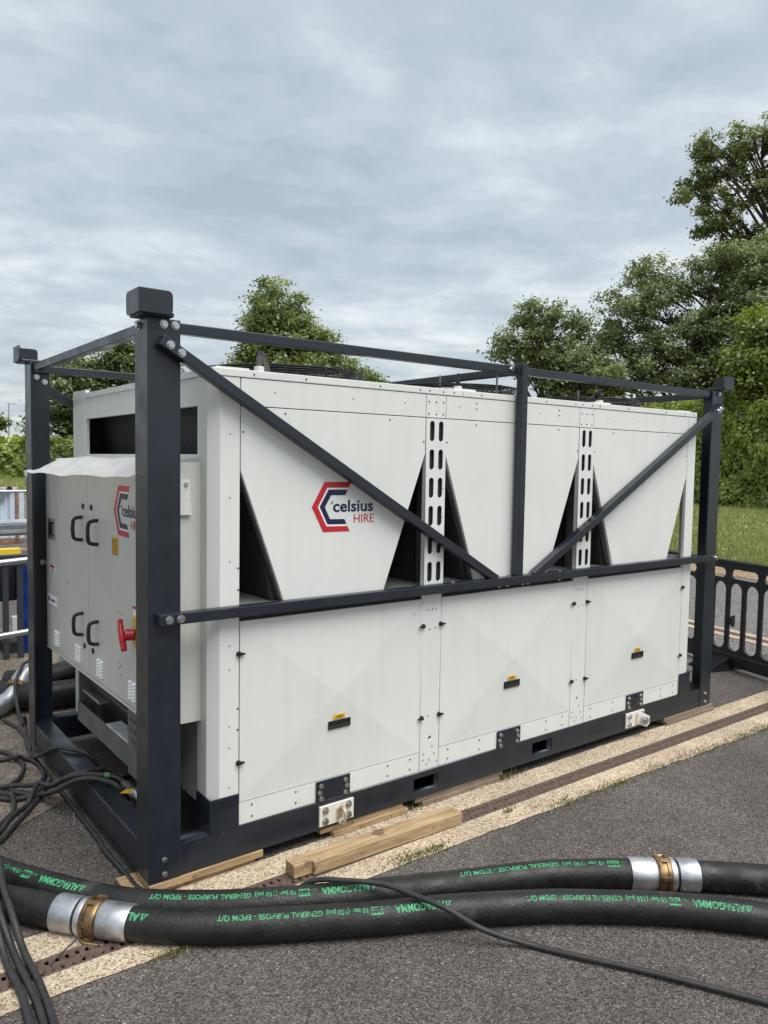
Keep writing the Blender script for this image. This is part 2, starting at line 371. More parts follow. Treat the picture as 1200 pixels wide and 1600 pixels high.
# far drain, running away to the back, across the first
FX = 6.66
FA = R(78.5); fdv = Vector((math.cos(FA), math.sin(FA), 0)); fnv = Vector((fdv.y, -fdv.x, 0)); FO = Vector((6.62, 1.05, 0))
def fstrip(name, o0, o1, z, m):
    q = [FO+fdv*a+fnv*b_ for a, b_ in ((-30, o0), (-30, o1), (40, o1), (40, o0))]
    o = MB().add([(v.x, v.y, z) for v in q], [(0, 1, 2, 3)]).build(name, m); o['kind'] = 'structure'
fstrip('drain_surround', -.17, -.05, .010, tan); fstrip('drain_surround', .05, .17, .010, tan); fstrip('drain_bed', -.05, .05, .005, dirt)
fd = thing('drain_channel', FO, 'far rusty drain line in tan strips beyond the black barrier', 'drain')
for i in range(12):
    o = bpy.data.objects.new('grate', gm); link(o, fd); o.rotation_euler = (0, 0, FA); o.location = fdv*(-3+i*.5)+Vector((0, 0, .010))
# road beyond, lawn
sheet_obj('road', [(4.95, 11.6, .6, 14.4), (7.2, 11.6, -60, .6)], .004, roadfar)
sheet_obj('road', [(-60, 11.6, 14.5, 33)], .008, roadfar)
b = MB(); n = 60; ed = []; ed2 = []
for i in range(n+1):
    y = -20+i*1.2
    ed.append((10.85+.14*(y-3.4)*(abs(y) < 14)+rng.uniform(-.05, .05), y)); ed2.append((11.95+.1*(y-3.9)*(abs(y) < 14)+rng.uniform(-.12, .12), y))
ribbon('dry_verge', ed, ed2, .010, earth)
b.add([(x, y, .02) for x, y in ed2]+[(400, y, .02) for x, y in ed2], [(i, i+1, n+2+i, n+1+i) for i in range(n)])
o = b.build('lawn', lawnm); o['kind'] = 'structure'
sheet_obj('lawn', [(-80, 12, 33, 90), (12, 400, 52.1, 300)], .024, lawnm)
# worn concrete at the left of the frame, with a broken edge
b = MB(); poly = [(-3, 1.05), (-.37, .87), (-.2, .98), (.02, 1.13), (.3, 1.2), (2.0, 1.25), (2.0, 5.6), (-3, 5.6)]
b.add([(x, y, .004) for x, y in poly], [tuple(range(len(poly)))]); o = b.build('concrete_apron', asphold); o['kind'] = 'structure'

# ------------------------------------------------------------------ steel lifting frame
L, W_, Z0, ZT = 4.06, 1.942, .055, 2.255
A_, B_, TK = .130, .137, .012
frame = thing('lifting_frame', (0, 0, Z0), 'dark navy steel lifting frame bolted around the white chiller', 'frame')
def angle_post(cx, cy, sx, sy):
    p = MB()
    poly = [(0, 0), (A_, 0), (A_, TK), (TK, TK), (TK, B_), (0, B_)]
    poly = [(cx+sx*a, cy+sy*b_) for a, b_ in poly]
    p.prism(poly, lambda a, b_: (a, b_, Z0), lambda a, b_: (a, b_, ZT))
    return p.build('corner_post', navy, frame, bevel=.0025)
for c in ((0, 0, 1, 1), (L, 0, -1, 1), (0, W_, 1, -1), (L, W_, -1, -1)): angle_post(*c)
# stacking guides on the corners
def guide(cx, cy, sx, sy):
    d = .049; g = .130; z0, z1 = 2.261, 2.350
    p = MB()
    def plate(f):   # rounded at the free end
        r = .02; o = [(0, z0)]
        for k in range(5): a = R(270+90*k/4); o.append((g-r+r*math.cos(a), z0+r+r*math.sin(a)))
        for k in range(5): a = R(90*k/4); o.append((g-r+r*math.cos(a), z1-r+r*math.sin(a)))
        o.append((0, z1))
        p.prism(o, lambda a, z: f(a, 0, z), lambda a, z: f(a, .01, z))
    plate(lambda a, t, z: (cx+sx*(a-d), cy+sy*(t-d), z))
    plate(lambda a, t, z: (cx+sx*(t-d), cy+sy*(a-d+.0101), z))
    o = p.build('stacking_guide', navy, frame, bevel=.002)
    q = MB(); x0, x1 = sorted((cx+sx*(-d+.012), cx+sx*(.09))); y0, y1 = sorted((cy+sy*(-d+.012), cy+sy*.09)); q.box(x0, x1, y0, y1, ZT+.001, z0+.012)
    q.build('guide_base', navy, o, bevel=.003)
for c in ((0, 0, 1, 1), (L, 0, -1, 1), (0, W_, 1, -1), (L, W_, -1, -1)): guide(*c)
# base rails; the front and back ones have fork pockets cut through
pk = [(1.342, 1.508), (2.208, 2.378)]
def long_rail(y0, y1):
    ol = [rect(.014, L-.014, Z0+.001, .185)]+[rect(a, b_, .079, .157) for a, b_ in pk]
    return flat('base_rail', ol, abs(y1-y0), lambda a, b_, c: (a, (y0+y1)/2+c, b_), navy, frame)
long_rail(.004, .098); long_rail(W_-.098, W_-.004)
for a, b_ in pk:
    p = MB()
    for z0, z1 in ((.073, .078), (.158, .163)): p.box(a-.006, b_+.006, .10, W_-.10, z0, z1)
    for xx in (a-.006, b_+.001): p.box(xx, xx+.005, .10, W_-.10, .0785, .1575)
    p.build('fork_pocket', navy, frame)
MB().box(.004, .098, .100, W_-.100, Z0+.001, .185).build('base_rail', navy, frame, bevel=.004)
MB().box(L-.098, L-.004, .100, W_-.100, Z0+.001, .185).build('base_rail', navy, frame, bevel=.004)
for xx in (1.0, 2.0, 3.0): MB().box(xx, xx+.08, .1, W_-.1, .075, .175).build('cross_member', navy, frame)
# top rails
S = .041
def rail(name, p0, p1, w=S, h=S, **k): return MB().bar(p0, p1, w, h).build(name, navy, frame, bevel=.0035, **k)
zt = 2.228
rail('top_rail', (.015, .034, zt), (1.985, .034, zt)); rail('top_rail', (2.045, .034, zt), (L-.015, .034, zt))
rail('top_rail', (.015, W_-.034, zt), (L-.015, W_-.034, zt))
rail('top_rail', (.034, .056, zt-.001), (.034, W_-.056, zt-.001)); rail('top_rail', (L-.034, .056, zt-.001), (L-.034, W_-.056, zt-.001))
rail('top_cross_rail', (2.03, .0, zt-.003), (2.03, W_-.056, zt-.003))
# waist rail, middle post and braces, on the front and the back
for y0, s in ((-.0235, 1), (W_+.0235, -1)):
    rail('waist_rail', (.027, y0, 1.108), (L-.055, y0, 1.108), .044, .044)
    MB().box(1.994, 2.038, y0-.022, y0+.022, 1.131, 2.262).build('middle_post', navy, frame, bevel=.0035)
    for p0, p1 in (((.040, 2.170), (1.845, 1.126)), ((2.135, 1.118), (L-.062, 2.148))):
        a, c = Vector((p0[0], y0, p0[1])), Vector((p1[0], y0, p1[1]))
        MB().bar(a, c, .043, .045, upv=(0, 1, 0)).build('brace', navy, frame, bevel=.0035)
# guards that hold the machine's corners
def guard(x0, x1, sx):
    p = MB(); xo = x0 if sx > 0 else x1
    p.prism([(xo, .0005), (x1 if sx > 0 else x0, .0005), (x1 if sx > 0 else x0, .008), (xo+sx*.008, .008), (xo+sx*.008, .135), (xo, .135)],
            lambda a, b_: (a, b_, .1855), lambda a, b_: (a, b_, .328))
    p.build('corner_guard', navy, frame, bevel=.0015)
guard(.254, .386, 1); guard(3.668, 3.79, -1)
# bolts: one shared mesh
def bolt_mesh(r, h, wr, whh):
    p = MB(); p.cyl((0, 0, 0), (0, 0, whh), wr, n=16); p.cyl((0, 0, whh), (0, 0, whh+h), r, n=6)
    me = p.mesh('bolt'); me.materials.append(zinc); return me
BM = bolt_mesh(.0125, .010, .0165, .003); BS = bolt_mesh(.009, .007, .012, .002)
FACEY = (R(90), 0, 0)      # head faces -Y
FACEX = (0, R(-90), 0)     # head faces -X
def bolts(pts, y, me=BM, parent=frame, rot=FACEY):
    for x, z in pts: inst('bolt', me, parent, (x, y, z), rot)
bolts([(.063, 2.233), (.109, 2.233), (L-.06, 2.233)], 0)
bolts([(.063, .142), (.063, .084), (L-.063, .142), (L-.063, .084)], 0, BS)
bolts([(.072, 2.1515), (.116, 2.126), (.066, 1.108), (.112, 1.108), (L-.085, 1.108), (L-.10, 2.127), (L-.13, 2.111)], -.0455)
bolts([(1.972, zt)], .0135)
bolts([(.06, 2.185), (.105, 2.16), (.09, 2.233), (.085, 1.108)], W_-TK)
inst('bolt', BM, frame, (0, .085, 2.232), FACEX)
for x in (1.87, 1.95, 2.06, 2.11, 1.55, 2.36): inst('bolt', BS, frame, (x, -.0235, 1.1302))
for x in (1.88, 1.94, 2.06, 2.10, 2.36): inst('bolt', BS, frame, (x, -.0235, 1.0858), (R(180), 0, 0))
# mounting plates over the skirt and the lashing eyes
for x0, x1 in ((.772, .957), (1.926, 2.108), (3.083, 3.260)):
    o = MB().box(x0, x1, .004, .0115, .1856, .281).build('mounting_plate', navy, frame, bevel=.002)
    for i, xx in enumerate((x0+.026, x1-.026)):
        for zz in (.258, .2285, .200): inst('bolt', BS, frame, (xx+(.0 if zz != .2285 else (-.008 if i == 0 else .008)), .004, zz), FACEY)
def lashing(x0, x1, ring):
    o = MB().box(x0, x1, -.009, .0025, .074, .167).build('lashing_plate', platewhite, frame, bevel=.002)
    for xx in (x0+.03, x1-.03):
        for zz in (.096, .146): inst('bolt', BM, o, (xx, -.009, zz), FACEY)
    cx = (x0+x1)/2+.01
    if ring:
        p = MB(); P = [(cx+.012*math.sin(t)*.2, -.034-.027*math.cos(t), .112+.040*math.sin(t)) for t in [2*math.pi*k/20 for k in range(20)]]
        p.tube(P, .0085, 8, closed=True); p.box(cx-.012, cx+.012, -.022, -.0085, .098, .142)
        p.build('lashing_ring', ringmat, o, smooth=True)
    else:
        p = MB()
        p.prism([(cx-.005, .09), (cx+.05, .068), (cx+.068, .09), (cx+.068, .138), (cx+.03, .160), (cx-.005, .16)],
                lambda a, z: (a, -.012-.55*(a-cx+.005), z), lambda a, z: (a, -.022-.55*(a-cx+.005), z))
        p.build('lashing_lug', platewhite, o, bevel=.002)
        q = MB(); q.cyl((cx+.036, -.035, .116), (cx+.026, -.060, .116), .026, n=20); q.build('lashing_collar', alu, o, bevel=.002)
        q = MB(); q.cyl((cx+.026, -.060, .116), (cx+.022, -.070, .116), .013, n=12); q.build('lashing_pin', zinc, o)
lashing(.783, .970, True); lashing(3.068, 3.258, False)

# ------------------------------------------------------------------ chiller
CH = thing('chiller', (.262, .012, .186), 'white packaged air cooled chiller with three panelled bays in the navy frame', 'chiller')
YF = .012; X0, X1 = .262, 3.764; YB = W_-.012
# corner profiles
def corner(poly, z0=.187, z1=2.0595, name='corner_profile'):
    return MB().prism(poly, lambda a, b_: (a, b_, z0), lambda a, b_: (a, b_, z1)).build(name, white, CH, bevel=.002)
corner([(.262, .145), (.262, .052), (.302, .012), (.389, .012), (.389, .034), (.312, .034), (.284, .062), (.284, .145)])
corner([(3.668, YF), (X1, YF), (X1, .10), (X1-.02, .10), (X1-.02, .034), (3.668, .034)])
corner([(.262, 1.68), (.284, 1.68), (.284, YB-.02), (.39, YB-.02), (.39, YB), (.262, YB)], z1=2.11)
corner([(3.66, YB), (3.66, YB-.02), (X1-.02, YB-.02), (X1-.02, YB-.1), (X1, YB-.1), (X1, YB)])
# inner carcass below the deck, void shade painted in black; deck and base pan
MB().box(.30, 3.74, .042, YB-.04, .20, 1.085).build('inner_carcass', blackmat, CH)
MB().box(.29, 3.745, .038, YB-.03, 1.0865, 1.118).build('coil_deck', greypaint, CH)
# lower doors, pressed with a shallow pyramid
def door(x0, x1, z0, z1):
    cx, cz = (x0+x1)/2, (z0+z1)/2; m = .012; pr = .017; p = MB()
    o = [(x0, z0), (x1, z0), (x1, z1), (x0, z1)]; i_ = [(x0+m, z0+m), (x1-m, z0+m), (x1-m, z1-m), (x0+m, z1-m)]
    p.add([(a, YF, b_) for a, b_ in o]+[(a, YF, b_) for a, b_ in i_]+[(cx, YF-pr, cz)]+[(a, YF+.022, b_) for a, b_ in o],
          [(0,1,5,4),(1,2,6,5),(2,3,7,6),(3,0,4,7),(4,5,8),(5,6,8),(6,7,8),(7,4,8),(0,9,10,1),(1,10,11,2),(2,11,12,3),(3,12,9,0)])
    return p.build('door', whitedoor, CH)
def twist_latch(x, z, flip, par, y=YF):
    p = MB(); p.cyl((x, y+.002, z), (x, y-.008, z), .0115, n=14)
    s = 1 if flip else -1
    p.prism([(x-s*.008, z-.009), (x+s*.026, z-.003), (x+s*.026, z+.003), (x-s*.008, z+.009)], lambda a, c: (a, y-.006, c), lambda a, c: (a, y-.014, c))
    return p.build('latch', black, par, bevel=.0015)
doors = [(.3935, 1.3795, .2855, 1.0535), (1.5105, 2.5315, .2855, 1.0535), (2.6675, 3.6635, .2855, 1.0535)]
for (x0, x1, z0, z1), hx in zip(doors, (.888, 2.021, 3.169)):
    d = door(x0, x1, z0, z1)
    def ysurf(x, z): return YF-.017*max(0, 1-max(abs(x-(x0+x1)/2)/((x1-x0)/2), abs(z-(z0+z1)/2)/((z1-z0)/2)))
    hy = ysurf(hx, .53)-.0002
    # recessed pull: dark tray with a frame
    fr = flat('pull_frame', [rect(hx-.06, hx+.06, .514, .551), rect(hx-.054, hx+.054, .5195, .5455)], .006, lambda a, b_, c: (a, hy-.003+c, b_), black, d)
    MB().box(hx-.054, hx+.054, hy-.0022, hy-.0008, .519, .546).build('pull_recess', blackmat, d)
    MB().box(hx-.05, hx+.05, hy-.006, hy-.003, .535, .5445).build('pull_lip', black, d, bevel=.001)
    y = MB().box(hx-.034, hx+.030, hy-.0035, hy-.0018, .556, .577).build('warning_label', yellow, d)
    q = MB()
    for k in range(3): q.box(hx-.024+.006*k, hx+.022-.004*k, hy-.0044, hy-.0036, .5605+.005*k, .5625+.005*k)
    q.build('label_print', mat('label_ink', (.12, .07, .01), rough=.6), d)
    for zz in (.921, .458):
        twist_latch(x0-.007, zz, True, d); twist_latch(x1+.008, zz, False, d)
# posts between the doors
for x0, x1 in ((1.3835, 1.5065), (2.5355, 2.6635)):
    hole = [(x0+.065+.011*math.cos(t), .345+.012*math.sin(t)) for t in [2*math.pi*k/12 for k in range(12)]]
    flat('door_post', [rect(x0, x1, .187, 1.084), hole], .02, lambda a, b_, c: (a, YF+.0105+c, b_), white, CH)
# skirts under the doors
for x0, x1 in ((.3925, 1.3795), (1.5105, 2.5315), (2.6675, 3.6635)):
    MB().box(x0, x1, YF+.0006, YF+.02, .1865, .2815).build('skirt', white, CH, bevel=.001)
# transom behind the waist rail
MB().box(.3925, 3.664, YF+.004, YF+.022, 1.0875, 1.1215).build('transom', white, CH)
# tapered side panels of the coil bays
traps = [(.3935, 1.3805, .600, 1.139, 1.680, 1.770), (1.5135, 2.5395, 1.737, 2.297, 1.770, 1.765), (2.6745, 3.664, 2.897, 3.470, 1.750, 1.665)]
for (xa, xb, ba, bb, za, zb) in traps:
    poly = [(xa, 1.9445), (xa, za), (ba, 1.123), (bb, 1.123), (xb, zb), (xb, 1.9445)]
    t = MB().prism(poly, lambda a, z: (a, YF, z), lambda a, z: (a, YF+.018, z)).build('tapered_panel', white, CH, bevel=.0015)
    # folded edge behind the slope
    for (p0, p1, s) in (((xa, za), (ba, 1.123), 1), ((xb, zb), (bb, 1.123), -1)):
        p = MB(); p.prism([p0, p1, (p1[0]+s*.014, p1[1]), (p0[0]+s*.014, p0[1])], lambda a, z: (a, YF+.0182, z), lambda a, z: (a, YF+.05, z))
        p.build('panel_flange', greypaint, t)
# perforated uprights
for x0, x1 in ((1.3845, 1.5095), (2.5435, 2.6705)):
    wd = x1-x0; ol = [rect(x0, x1, 1.1225, 1.9445)]
    for k in range(6):
        for fx in (.28, .735): ol.append(stadium(x0+wd*fx, 1.882-k*.1385, .031, .100, 5))
    u = flat('perforated_upright', ol, .006, lambda a, b_, c: (a, YF-.003+c, b_), white, CH)
    MB().box(x0+.001, x0+.006, YF+.0003, YF+.024, 1.1225, 1.944).build('upright_flange', white, u)
    MB().box(x1-.006, x1-.001, YF+.0003, YF+.024, 1.1225, 1.944).build('upright_flange', white, u)
for x0, x1 in ((1.3845, 1.5095), (2.5435, 2.6705)):
    MB().box(x0+.008, x1-.008, YF+.012, YF+.02, 1.124, 1.943).build('upright_slot_shade', blackmat, CH)  # black sheet added behind the slots to paint in their inner darkness
# fascia strip and top cap
for x0, x1 in ((.3935, 1.3805), (1.3845, 1.5095), (1.5135, 2.5395), (2.5435, 2.6705), (2.6745, 3.664)):
    MB().box(x0, x1, YF, YF+.02, 1.9485, 2.0585).build('fascia', white, CH, bevel=.001)
for x0, x1 in ((.266, 1.62), (1.623, 2.72), (2.723, 3.762)):
    MB().box(x0, x1, YF-.003, YF+.02, 2.0615, 2.093).build('top_cap', white, CH, bevel=.003)
MB().box(.268, 3.76, YF+.0205, YB, 2.064, 2.0885).build('roof', white, CH)
for x0, y0 in ((.30, .05), (1.58, .03), (2.70, .03), (3.60, .05)):
    MB().box(x0, x0+.15, y0, y0+.30, 2.0888, 2.104).build('roof_lap', white, CH, bevel=.002)
# V coils: slanted finned slabs
def coil(pt, pb, s):
    c = MB(); n = Vector((pb[1]-pt[1], 0, -(pb[0]-pt[0]))).normalized()*.05*s
    q = [Vector((pt[0], 0, pt[1])), Vector((pb[0], 0, pb[1]))]
    q = [q[0], q[1], q[1]+n, q[0]+n]
    c.prism([(v.x, v.z) for v in q], lambda a, z: (a, YF+.06, z), lambda a, z: (a, YB-.06, z))
    o = c.build('coil', blackmat, CH)
    f = MB(); d = (q[1]-q[0]); m = 46
    for k in range(m):
        a = q[0]+d*((k+.5)/m)
        f.bar(a+Vector((0, YF+.07, 0))-n.normalized()*.002, a+Vector((0, YB-.07, 0))-n.normalized()*.002, .004, .006)
    f.build('coil_fins', mat('coil_fin', (.10, .10, .10), rough=.45), o)['kind'] = 'stuff'
    MB().bar(q[0]+Vector((0, YF+.058, 0))-n*.1, q[1]+Vector((0, YF+.058, 0))-n*.1, .012, .06, upv=(0, 1, 0)).build('coil_end_plate', mat('coil_end_plate', (.05, .05, .05), (.08, .08, .08), rough=.5, nscale=8), o)
for (xa, xb, ba, bb, za, zb) in traps:
    coil((xa+.02, 2.05), (ba+.018, 1.12), 1); coil((xb-.02, 2.05), (bb-.018, 1.12), -1)
# dark baffles between the bays, standing behind the uprights
for x in (1.445, 2.607):
    MB().prism([(x-.012, 1.119), (x+.16, 1.119), (x+.05, 1.9), (x-.012, 1.9)], lambda a, z: (a, YF+.12, z), lambda a, z: (a, YF+.13, z)).build('baffle', mat('baffle_black', (.016, .016, .017), rough=.6), CH)
    MB().box(x-.006, x+.006, .16, YB-.1, 1.119, 2.05).build('bay_divider', blackmat, CH)
# back wall of the coil bays
MB().box(.395, 3.655, YB-.019, YB-.001, .19, 2.06).build('rear_panel', mat('dark_rear_panel', (.02, .02, .021), rough=.6), CH)
MB().box(.2855, .394, YB-.06, YB-.041, 1.12, 2.06).build('rear_baffle', blackmat, CH)
MB().box(X1-.02, X1, .105, YB-.105, .19, 1.12).build('end_panel', white, CH)
MB().box(X1-.02, X1, .105, YB-.105, 1.95, 2.06).build('end_beam', white, CH)
# left end above the control cabinet: beam, sill and jambs round the dark opening
MB().box(.2625, .285, .1455, 1.679, 1.945, 2.0605).build('end_beam', white, CH, bevel=.002)
MB().box(.2565, .262, .1455, 1.679, 2.062, 2.0905).build('end_beam_lip', white, CH, bevel=.001)
MB().box(.2635, .29, .1455, 1.679, 1.70, 1.746).build('end_sill', white, CH, bevel=.002)
MB().box(.2640, .288, .1456, 1.679, .62, 1.698).build('end_panel', white, CH)
# lower left end: access leaf, frame beam and perforated panel
MB().box(.285, .292, .16, .42, .25, .615).build('access_leaf', white, CH, bevel=.001)
twist_latch(.292, .43, False, CH, y=.15)
beam = MB().box(.17, .262, .50, 1.56, .254, .262); beam.box(.17, .176, .50, 1.56, .2622, .365); beam.box(.176, .262, 1.545, 1.56, .2622, .58)
beam.build('end_frame_beam', greypaint, CH, bevel=.001)
ol = [rect(.16, .72, .23, .605)]
for i in range(7):
    for j in range(4): ol.append(stadium(.50+.03*i, .40+.05*j, .012, .026, 2))
flat('perforated_plate', ol, .004, lambda a, b_, c: (.168+c, a, b_), greypaint, CH)
MB().box(.171, .25, .72, 1.06, .352, .372).build('wiring_tray', mat('scuffed_white_tray', (.75, .76, .76), (.45, .45, .44), rough=.5, nscale=16), CH, bevel=.003)
MB().box(.18, .27, 1.2, 1.5, .43, .445).build('pipe_shelf', alu, CH)
MB().tube([(.22, .5, .47), (.22, 1.5, .49)], .018, 10).build('drain_pipe', black, CH, smooth=True)
# roof fans
def fan(cx, cy):
    z = 2.089; r = .43; p = MB()
    p.lathe([(0, r), (.016, r), (.016, r-.012), (.0, r-.012)], (cx, cy, z), (0, 0, 1), 40)
    f = p.build('fan', black, CH, smooth=True)
    q = MB(); ring = lambda rr, zz, w_: q.tube([(cx+rr*math.cos(2*math.pi*k/36), cy+rr*math.sin(2*math.pi*k/36), z+zz) for k in range(36)], w_, 4, closed=True)
    for rr in (.43, .405, .38, .355, .33, .30, .27, .24, .21, .18, .15, .12): ring(rr, .066+.010*(.43-rr)/.31, .0026)
    for hh in (.026, .036, .046, .056): ring(.431, hh, .0024)
    for k in range(28):
        a = 2*math.pi*k/28; c, s_ = math.cos(a), math.sin(a); w_ = .0065 if k % 7 == 0 else .0028
        q.tube([(cx+.431*c, cy+.431*s_, z+.005), (cx+.43*c, cy+.43*s_, z+.066), (cx+.30*c, cy+.30*s_, z+.070), (cx+.12*c, cy+.12*s_, z+.076)], w_, 4)
    q.build('fan_guard', black, f)
    h = MB(); h.cyl((cx, cy, z+.005), (cx, cy, z+.055), .10, n=20); h.build('fan_motor', black, f)
    bl = MB()
    for k in range(5):
        a0 = 2*math.pi*k/5
        pt = lambda rr, da, zz: (cx+rr*math.cos(a0+da), cy+rr*math.sin(a0+da), z+zz)
        bl.add([pt(.1, -.25, .02), pt(.41, -.1, .008), pt(.41, .55, .035), pt(.1, .45, .045), pt(.1, -.25, .024), pt(.41, -.1, .012), pt(.41, .55, .039), pt(.1, .45, .049)],
               [(0,1,2,3),(7,6,5,4),(0,4,5,1),(1,5,6,2),(2,6,7,3),(3,7,4,0)])
    bl.build('fan_blade', black, f)
for cx in (.885, 2.02, 3.17):
    for cy in (.57, 1.46): fan(cx, cy)
# conduits on the roof edge
for cx in (.50, 1.63, 2.78):
    p = MB(); p.cyl((cx, .06, 2.089), (cx, .06, 2.118), .022, n=14); o = p.build('conduit_boot', white, CH, bevel=.004)
    MB().tube(smoothpath([(cx, .06, 2.112), (cx, .06, 2.155), (cx+.015, .075, 2.175), (cx+.05, .11, 2.168), (cx+.09, .16, 2.14), (cx+.12, .20, 2.10)], 4), .0115, 8).build('conduit', greypaint if cx < 1 else black, o, smooth=True)
for cx, cy in ((1.72, .30), (1.95, .10), (2.88, .3)):
    MB().cyl((cx, cy, 2.089), (cx, cy, 2.20), .006, n=6).build('vent_rod', greypaint, CH)
MB().box(2.80, 2.90, .10, .18, 2.089, 2.135).build('junction_box', black, CH, bevel=.004)
MB().box(1.70, 1.76, .08, .16, 2.089, 2.14).build('junction_box', black, CH, bevel=.004)
# screws and rivets, a few pixels each
rs = random.Random(9); sm = MB()
def screw(x, z, y=YF, r=.0042):
    sm.cyl((x, y+.001, z), (x, y-.0018, z), r, n=6)
for x in (.45, .70, 1.10, 1.34, 1.40, 1.49, 1.56, 1.75, 2.25, 2.5, 2.56, 2.65, 2.72, 3.0, 3.4, 3.62, 3.72): screw(x, 2.0765, YF-.003)
for x0 in (1.40, 1.447, 1.493, 2.56, 2.607, 2.653): screw(x0, 2.025, YF); screw(x0, 1.965, YF)
for x in (.55, .95, 1.25, 1.6, 2.2, 2.8, 3.1): screw(x, 2.01, YF, .003)
for x in (.60, 1.16, 1.72, 2.36, 2.86, 3.44): screw(x, 1.925)
for x in (1.72, 2.36):
    screw(x, 2.035); screw(x, 2.005)
for x, z in ((.403, 1.84), (1.37, 1.83), (1.52, 1.83), (2.53, 1.81), (2.685, 1.81), (3.65, 1.8), (3.715, 2.07), (.315, 2.085)): screw(x, z)
for z in (1.83, 1.57, 1.31, .96, .86, .62, .53, .36): screw(.345, z, r=.0028)
for z in (1.28, 1.19, .69, .60): screw(.383, z)
for x0, x1 in ((.3925, 1.3795), (1.5105, 2.5315), (2.6675, 3.6635)):
    for fx in (.06, .28, .80, .94):
        screw(x0+(x1-x0)*fx, .262); screw(x0+(x1-x0)*fx, .212)
for x0 in (1.3835, 2.5355):
    for dx_, z in ((.025, .27), (.06, .235), (.095, .26), (.045, .215), (.08, .30), (.04, 1.00), (.065, 1.0), (.09, 1.0), (.05, .90), (.085, .905), (.05, .46), (.02, .24), (.11, .22)): screw(x0+dx_, z, r=.0034)
for x in (1.405, 1.485): 
    for z in (1.60, 1.46): screw(x+.012, z, YF-.006, .0026)
sm.build('screw_heads', mat('dark_screw', (.06, .06, .06), rough=.4, metal=.7), CH)['kind'] = 'stuff'
# logo
RED = [(0, -.002), (.065, .109), (.21, .109), (.193, .083), (.08, .083), (.031, -.002), (.078, -.089), (.19, -.091), (.203, -.115), (.06, -.114)]
NAV = [(.041, -.001), (.087, .075), (.191, .074), (.176, .049), (.101, .05), (.068, -.003), (.096, -.057), (.174, -.059), (.185, -.082), (.083, -.080)]
WHT = [(.0295, -.002), (.0795, .084), (.194, .084), (.1915, .0735), (.0865, .0745), (.040, -.001), (.0825, -.081), (.1855, -.083), (.191, -.092), (.0775, -.090)]
def logo(f, par):
    lg = flat('logo', [RED], .0008, lambda a, b_, c: f(a, b_, .0009+c), red, par)
    if par.parent is not None: lg = par
    flat('logo_navy_chevron', [NAV], .0008, lambda a, b_, c: f(a, b_, .0009+c), blue, lg)
    flat('logo_white_line', [WHT], .0006, lambda a, b_, c: f(a, b_, .0006+c), vinylwhite, lg)
    text('logo_word', 'celsius', .074, lambda a, b_, c: f(.110+a, -.0245+b_, .0010+c), blue, lg, bold=.0016, width=.222)
    text('logo_word', 'HIRE', .056, lambda a, b_, c: f(.221+a, -.077+b_, .0010+c), red, lg, width=.114)
    rg = [[(.106+.0062*math.cos(t), .016+.0062*math.sin(t)) for t in [2*math.pi*k/16 for k in range(16)]], [(.106+.004*math.cos(t), .016+.004*math.sin(t)) for t in [2*math.pi*k/16 for k in range(16)]]]
    flat('logo_degree_ring', rg, .0008, lambda a, b_, c: f(a, b_, .0009+c), blue, lg)
logo(lambda a, b_, c: (.736+a, YF-c, 1.526+b_), CH)

# control cabinet on the left end
XC = .087
cab = MB().box(XC+.004, .2615, .115, 1.862, .634, 1.652).build('control_cabinet', cabmat, CH, bevel=.003)
for y0, y1 in ((.117, 1.053), (1.0565, 1.622), (1.6255, 1.860)):
    MB().box(XC, XC+.0037, y0, y1, .640, 1.648).build('cabinet_door' if y1 < 1.7 else 'cabinet_side_strip', cabmat, cab, bevel=.0012)
for yy in (1.0535, 1.6225): MB().box(XC+.0005, XC+.0039, yy, yy+.0026, .641, 1.647).build('door_seam', black, cab)
MB().box(XC+.006, .2625, .1095, .1148, .636, 1.712).build('cabinet_cheek', cabmat, cab, bevel=.001)
MB().box(XC-.002, .15, .11, 1.86, .622, .6335).build('cabinet_drip_edge', cabmat, cab)
def pull(y, z0, z1):
    P = [(XC, y, z1), (XC-.030, y+.003, z1-.004), (XC-.044, y+.006, z1-.022), (XC-.044, y+.006, z0+.022), (XC-.030, y+.003, z0+.004), (XC, y, z0)]
    MB().tube(smoothpath(P, 3), .0092, 8).build('door_handle', black, cab, smooth=True)
for y in (1.15, .90): pull(y, 1.31, 1.425); pull(y, .825, .935)
def lock(y, z): MB().cyl((XC+.001, y, z), (XC-.006, y, z), .014, n=14).build('door_lock', black, cab)
for y, z in ((1.132, 1.481), (.995, 1.482), (1.120, .773), (.982, .775)): lock(y, z)
for yc in (1.639, 1.233, .873, .425):
    lv = MB()
    for i in range(2):
        for k in range(7):
            yy = yc+.024*(1 if i else -1); zz = .672+k*.0145
            if k == 6: continue
            lv.add([(XC+.0005, yy-.017, zz+.0085), (XC+.0005, yy+.017, zz+.0085), (XC-.010, yy+.015, zz+.001), (XC-.010, yy-.015, zz+.001), (XC+.0005, yy-.017, zz), (XC+.0005, yy+.017, zz)], [(0, 1, 2, 3), (3, 2, 5, 4), (0, 3, 4), (1, 5, 2), (0, 4, 5, 1)])
    lv.build('louvre', mat('louvre_white', (.86, .86, .84), rough=.4), cab)['kind'] = 'stuff'
logo(lambda a, b_, c: (XC-c, .661-a, 1.495+b_), cab)
o = MB().box(XC-.0018, XC-.0002, .604, .690, 1.284, 1.368).build('warning_label', yellow, cab)
q = MB()
for k in range(7): q.box(XC-.0026, XC-.0019, .612, .682, 1.290+k*.0105, 1.2945+k*.0105)
q.build('label_print', mat('label_ink', (.12, .07, .01), rough=.6), cab)
o = MB().box(XC-.0018, XC-.0002, 1.685, 1.770, 1.074, 1.118).build('warning_label', vinylwhite, cab)
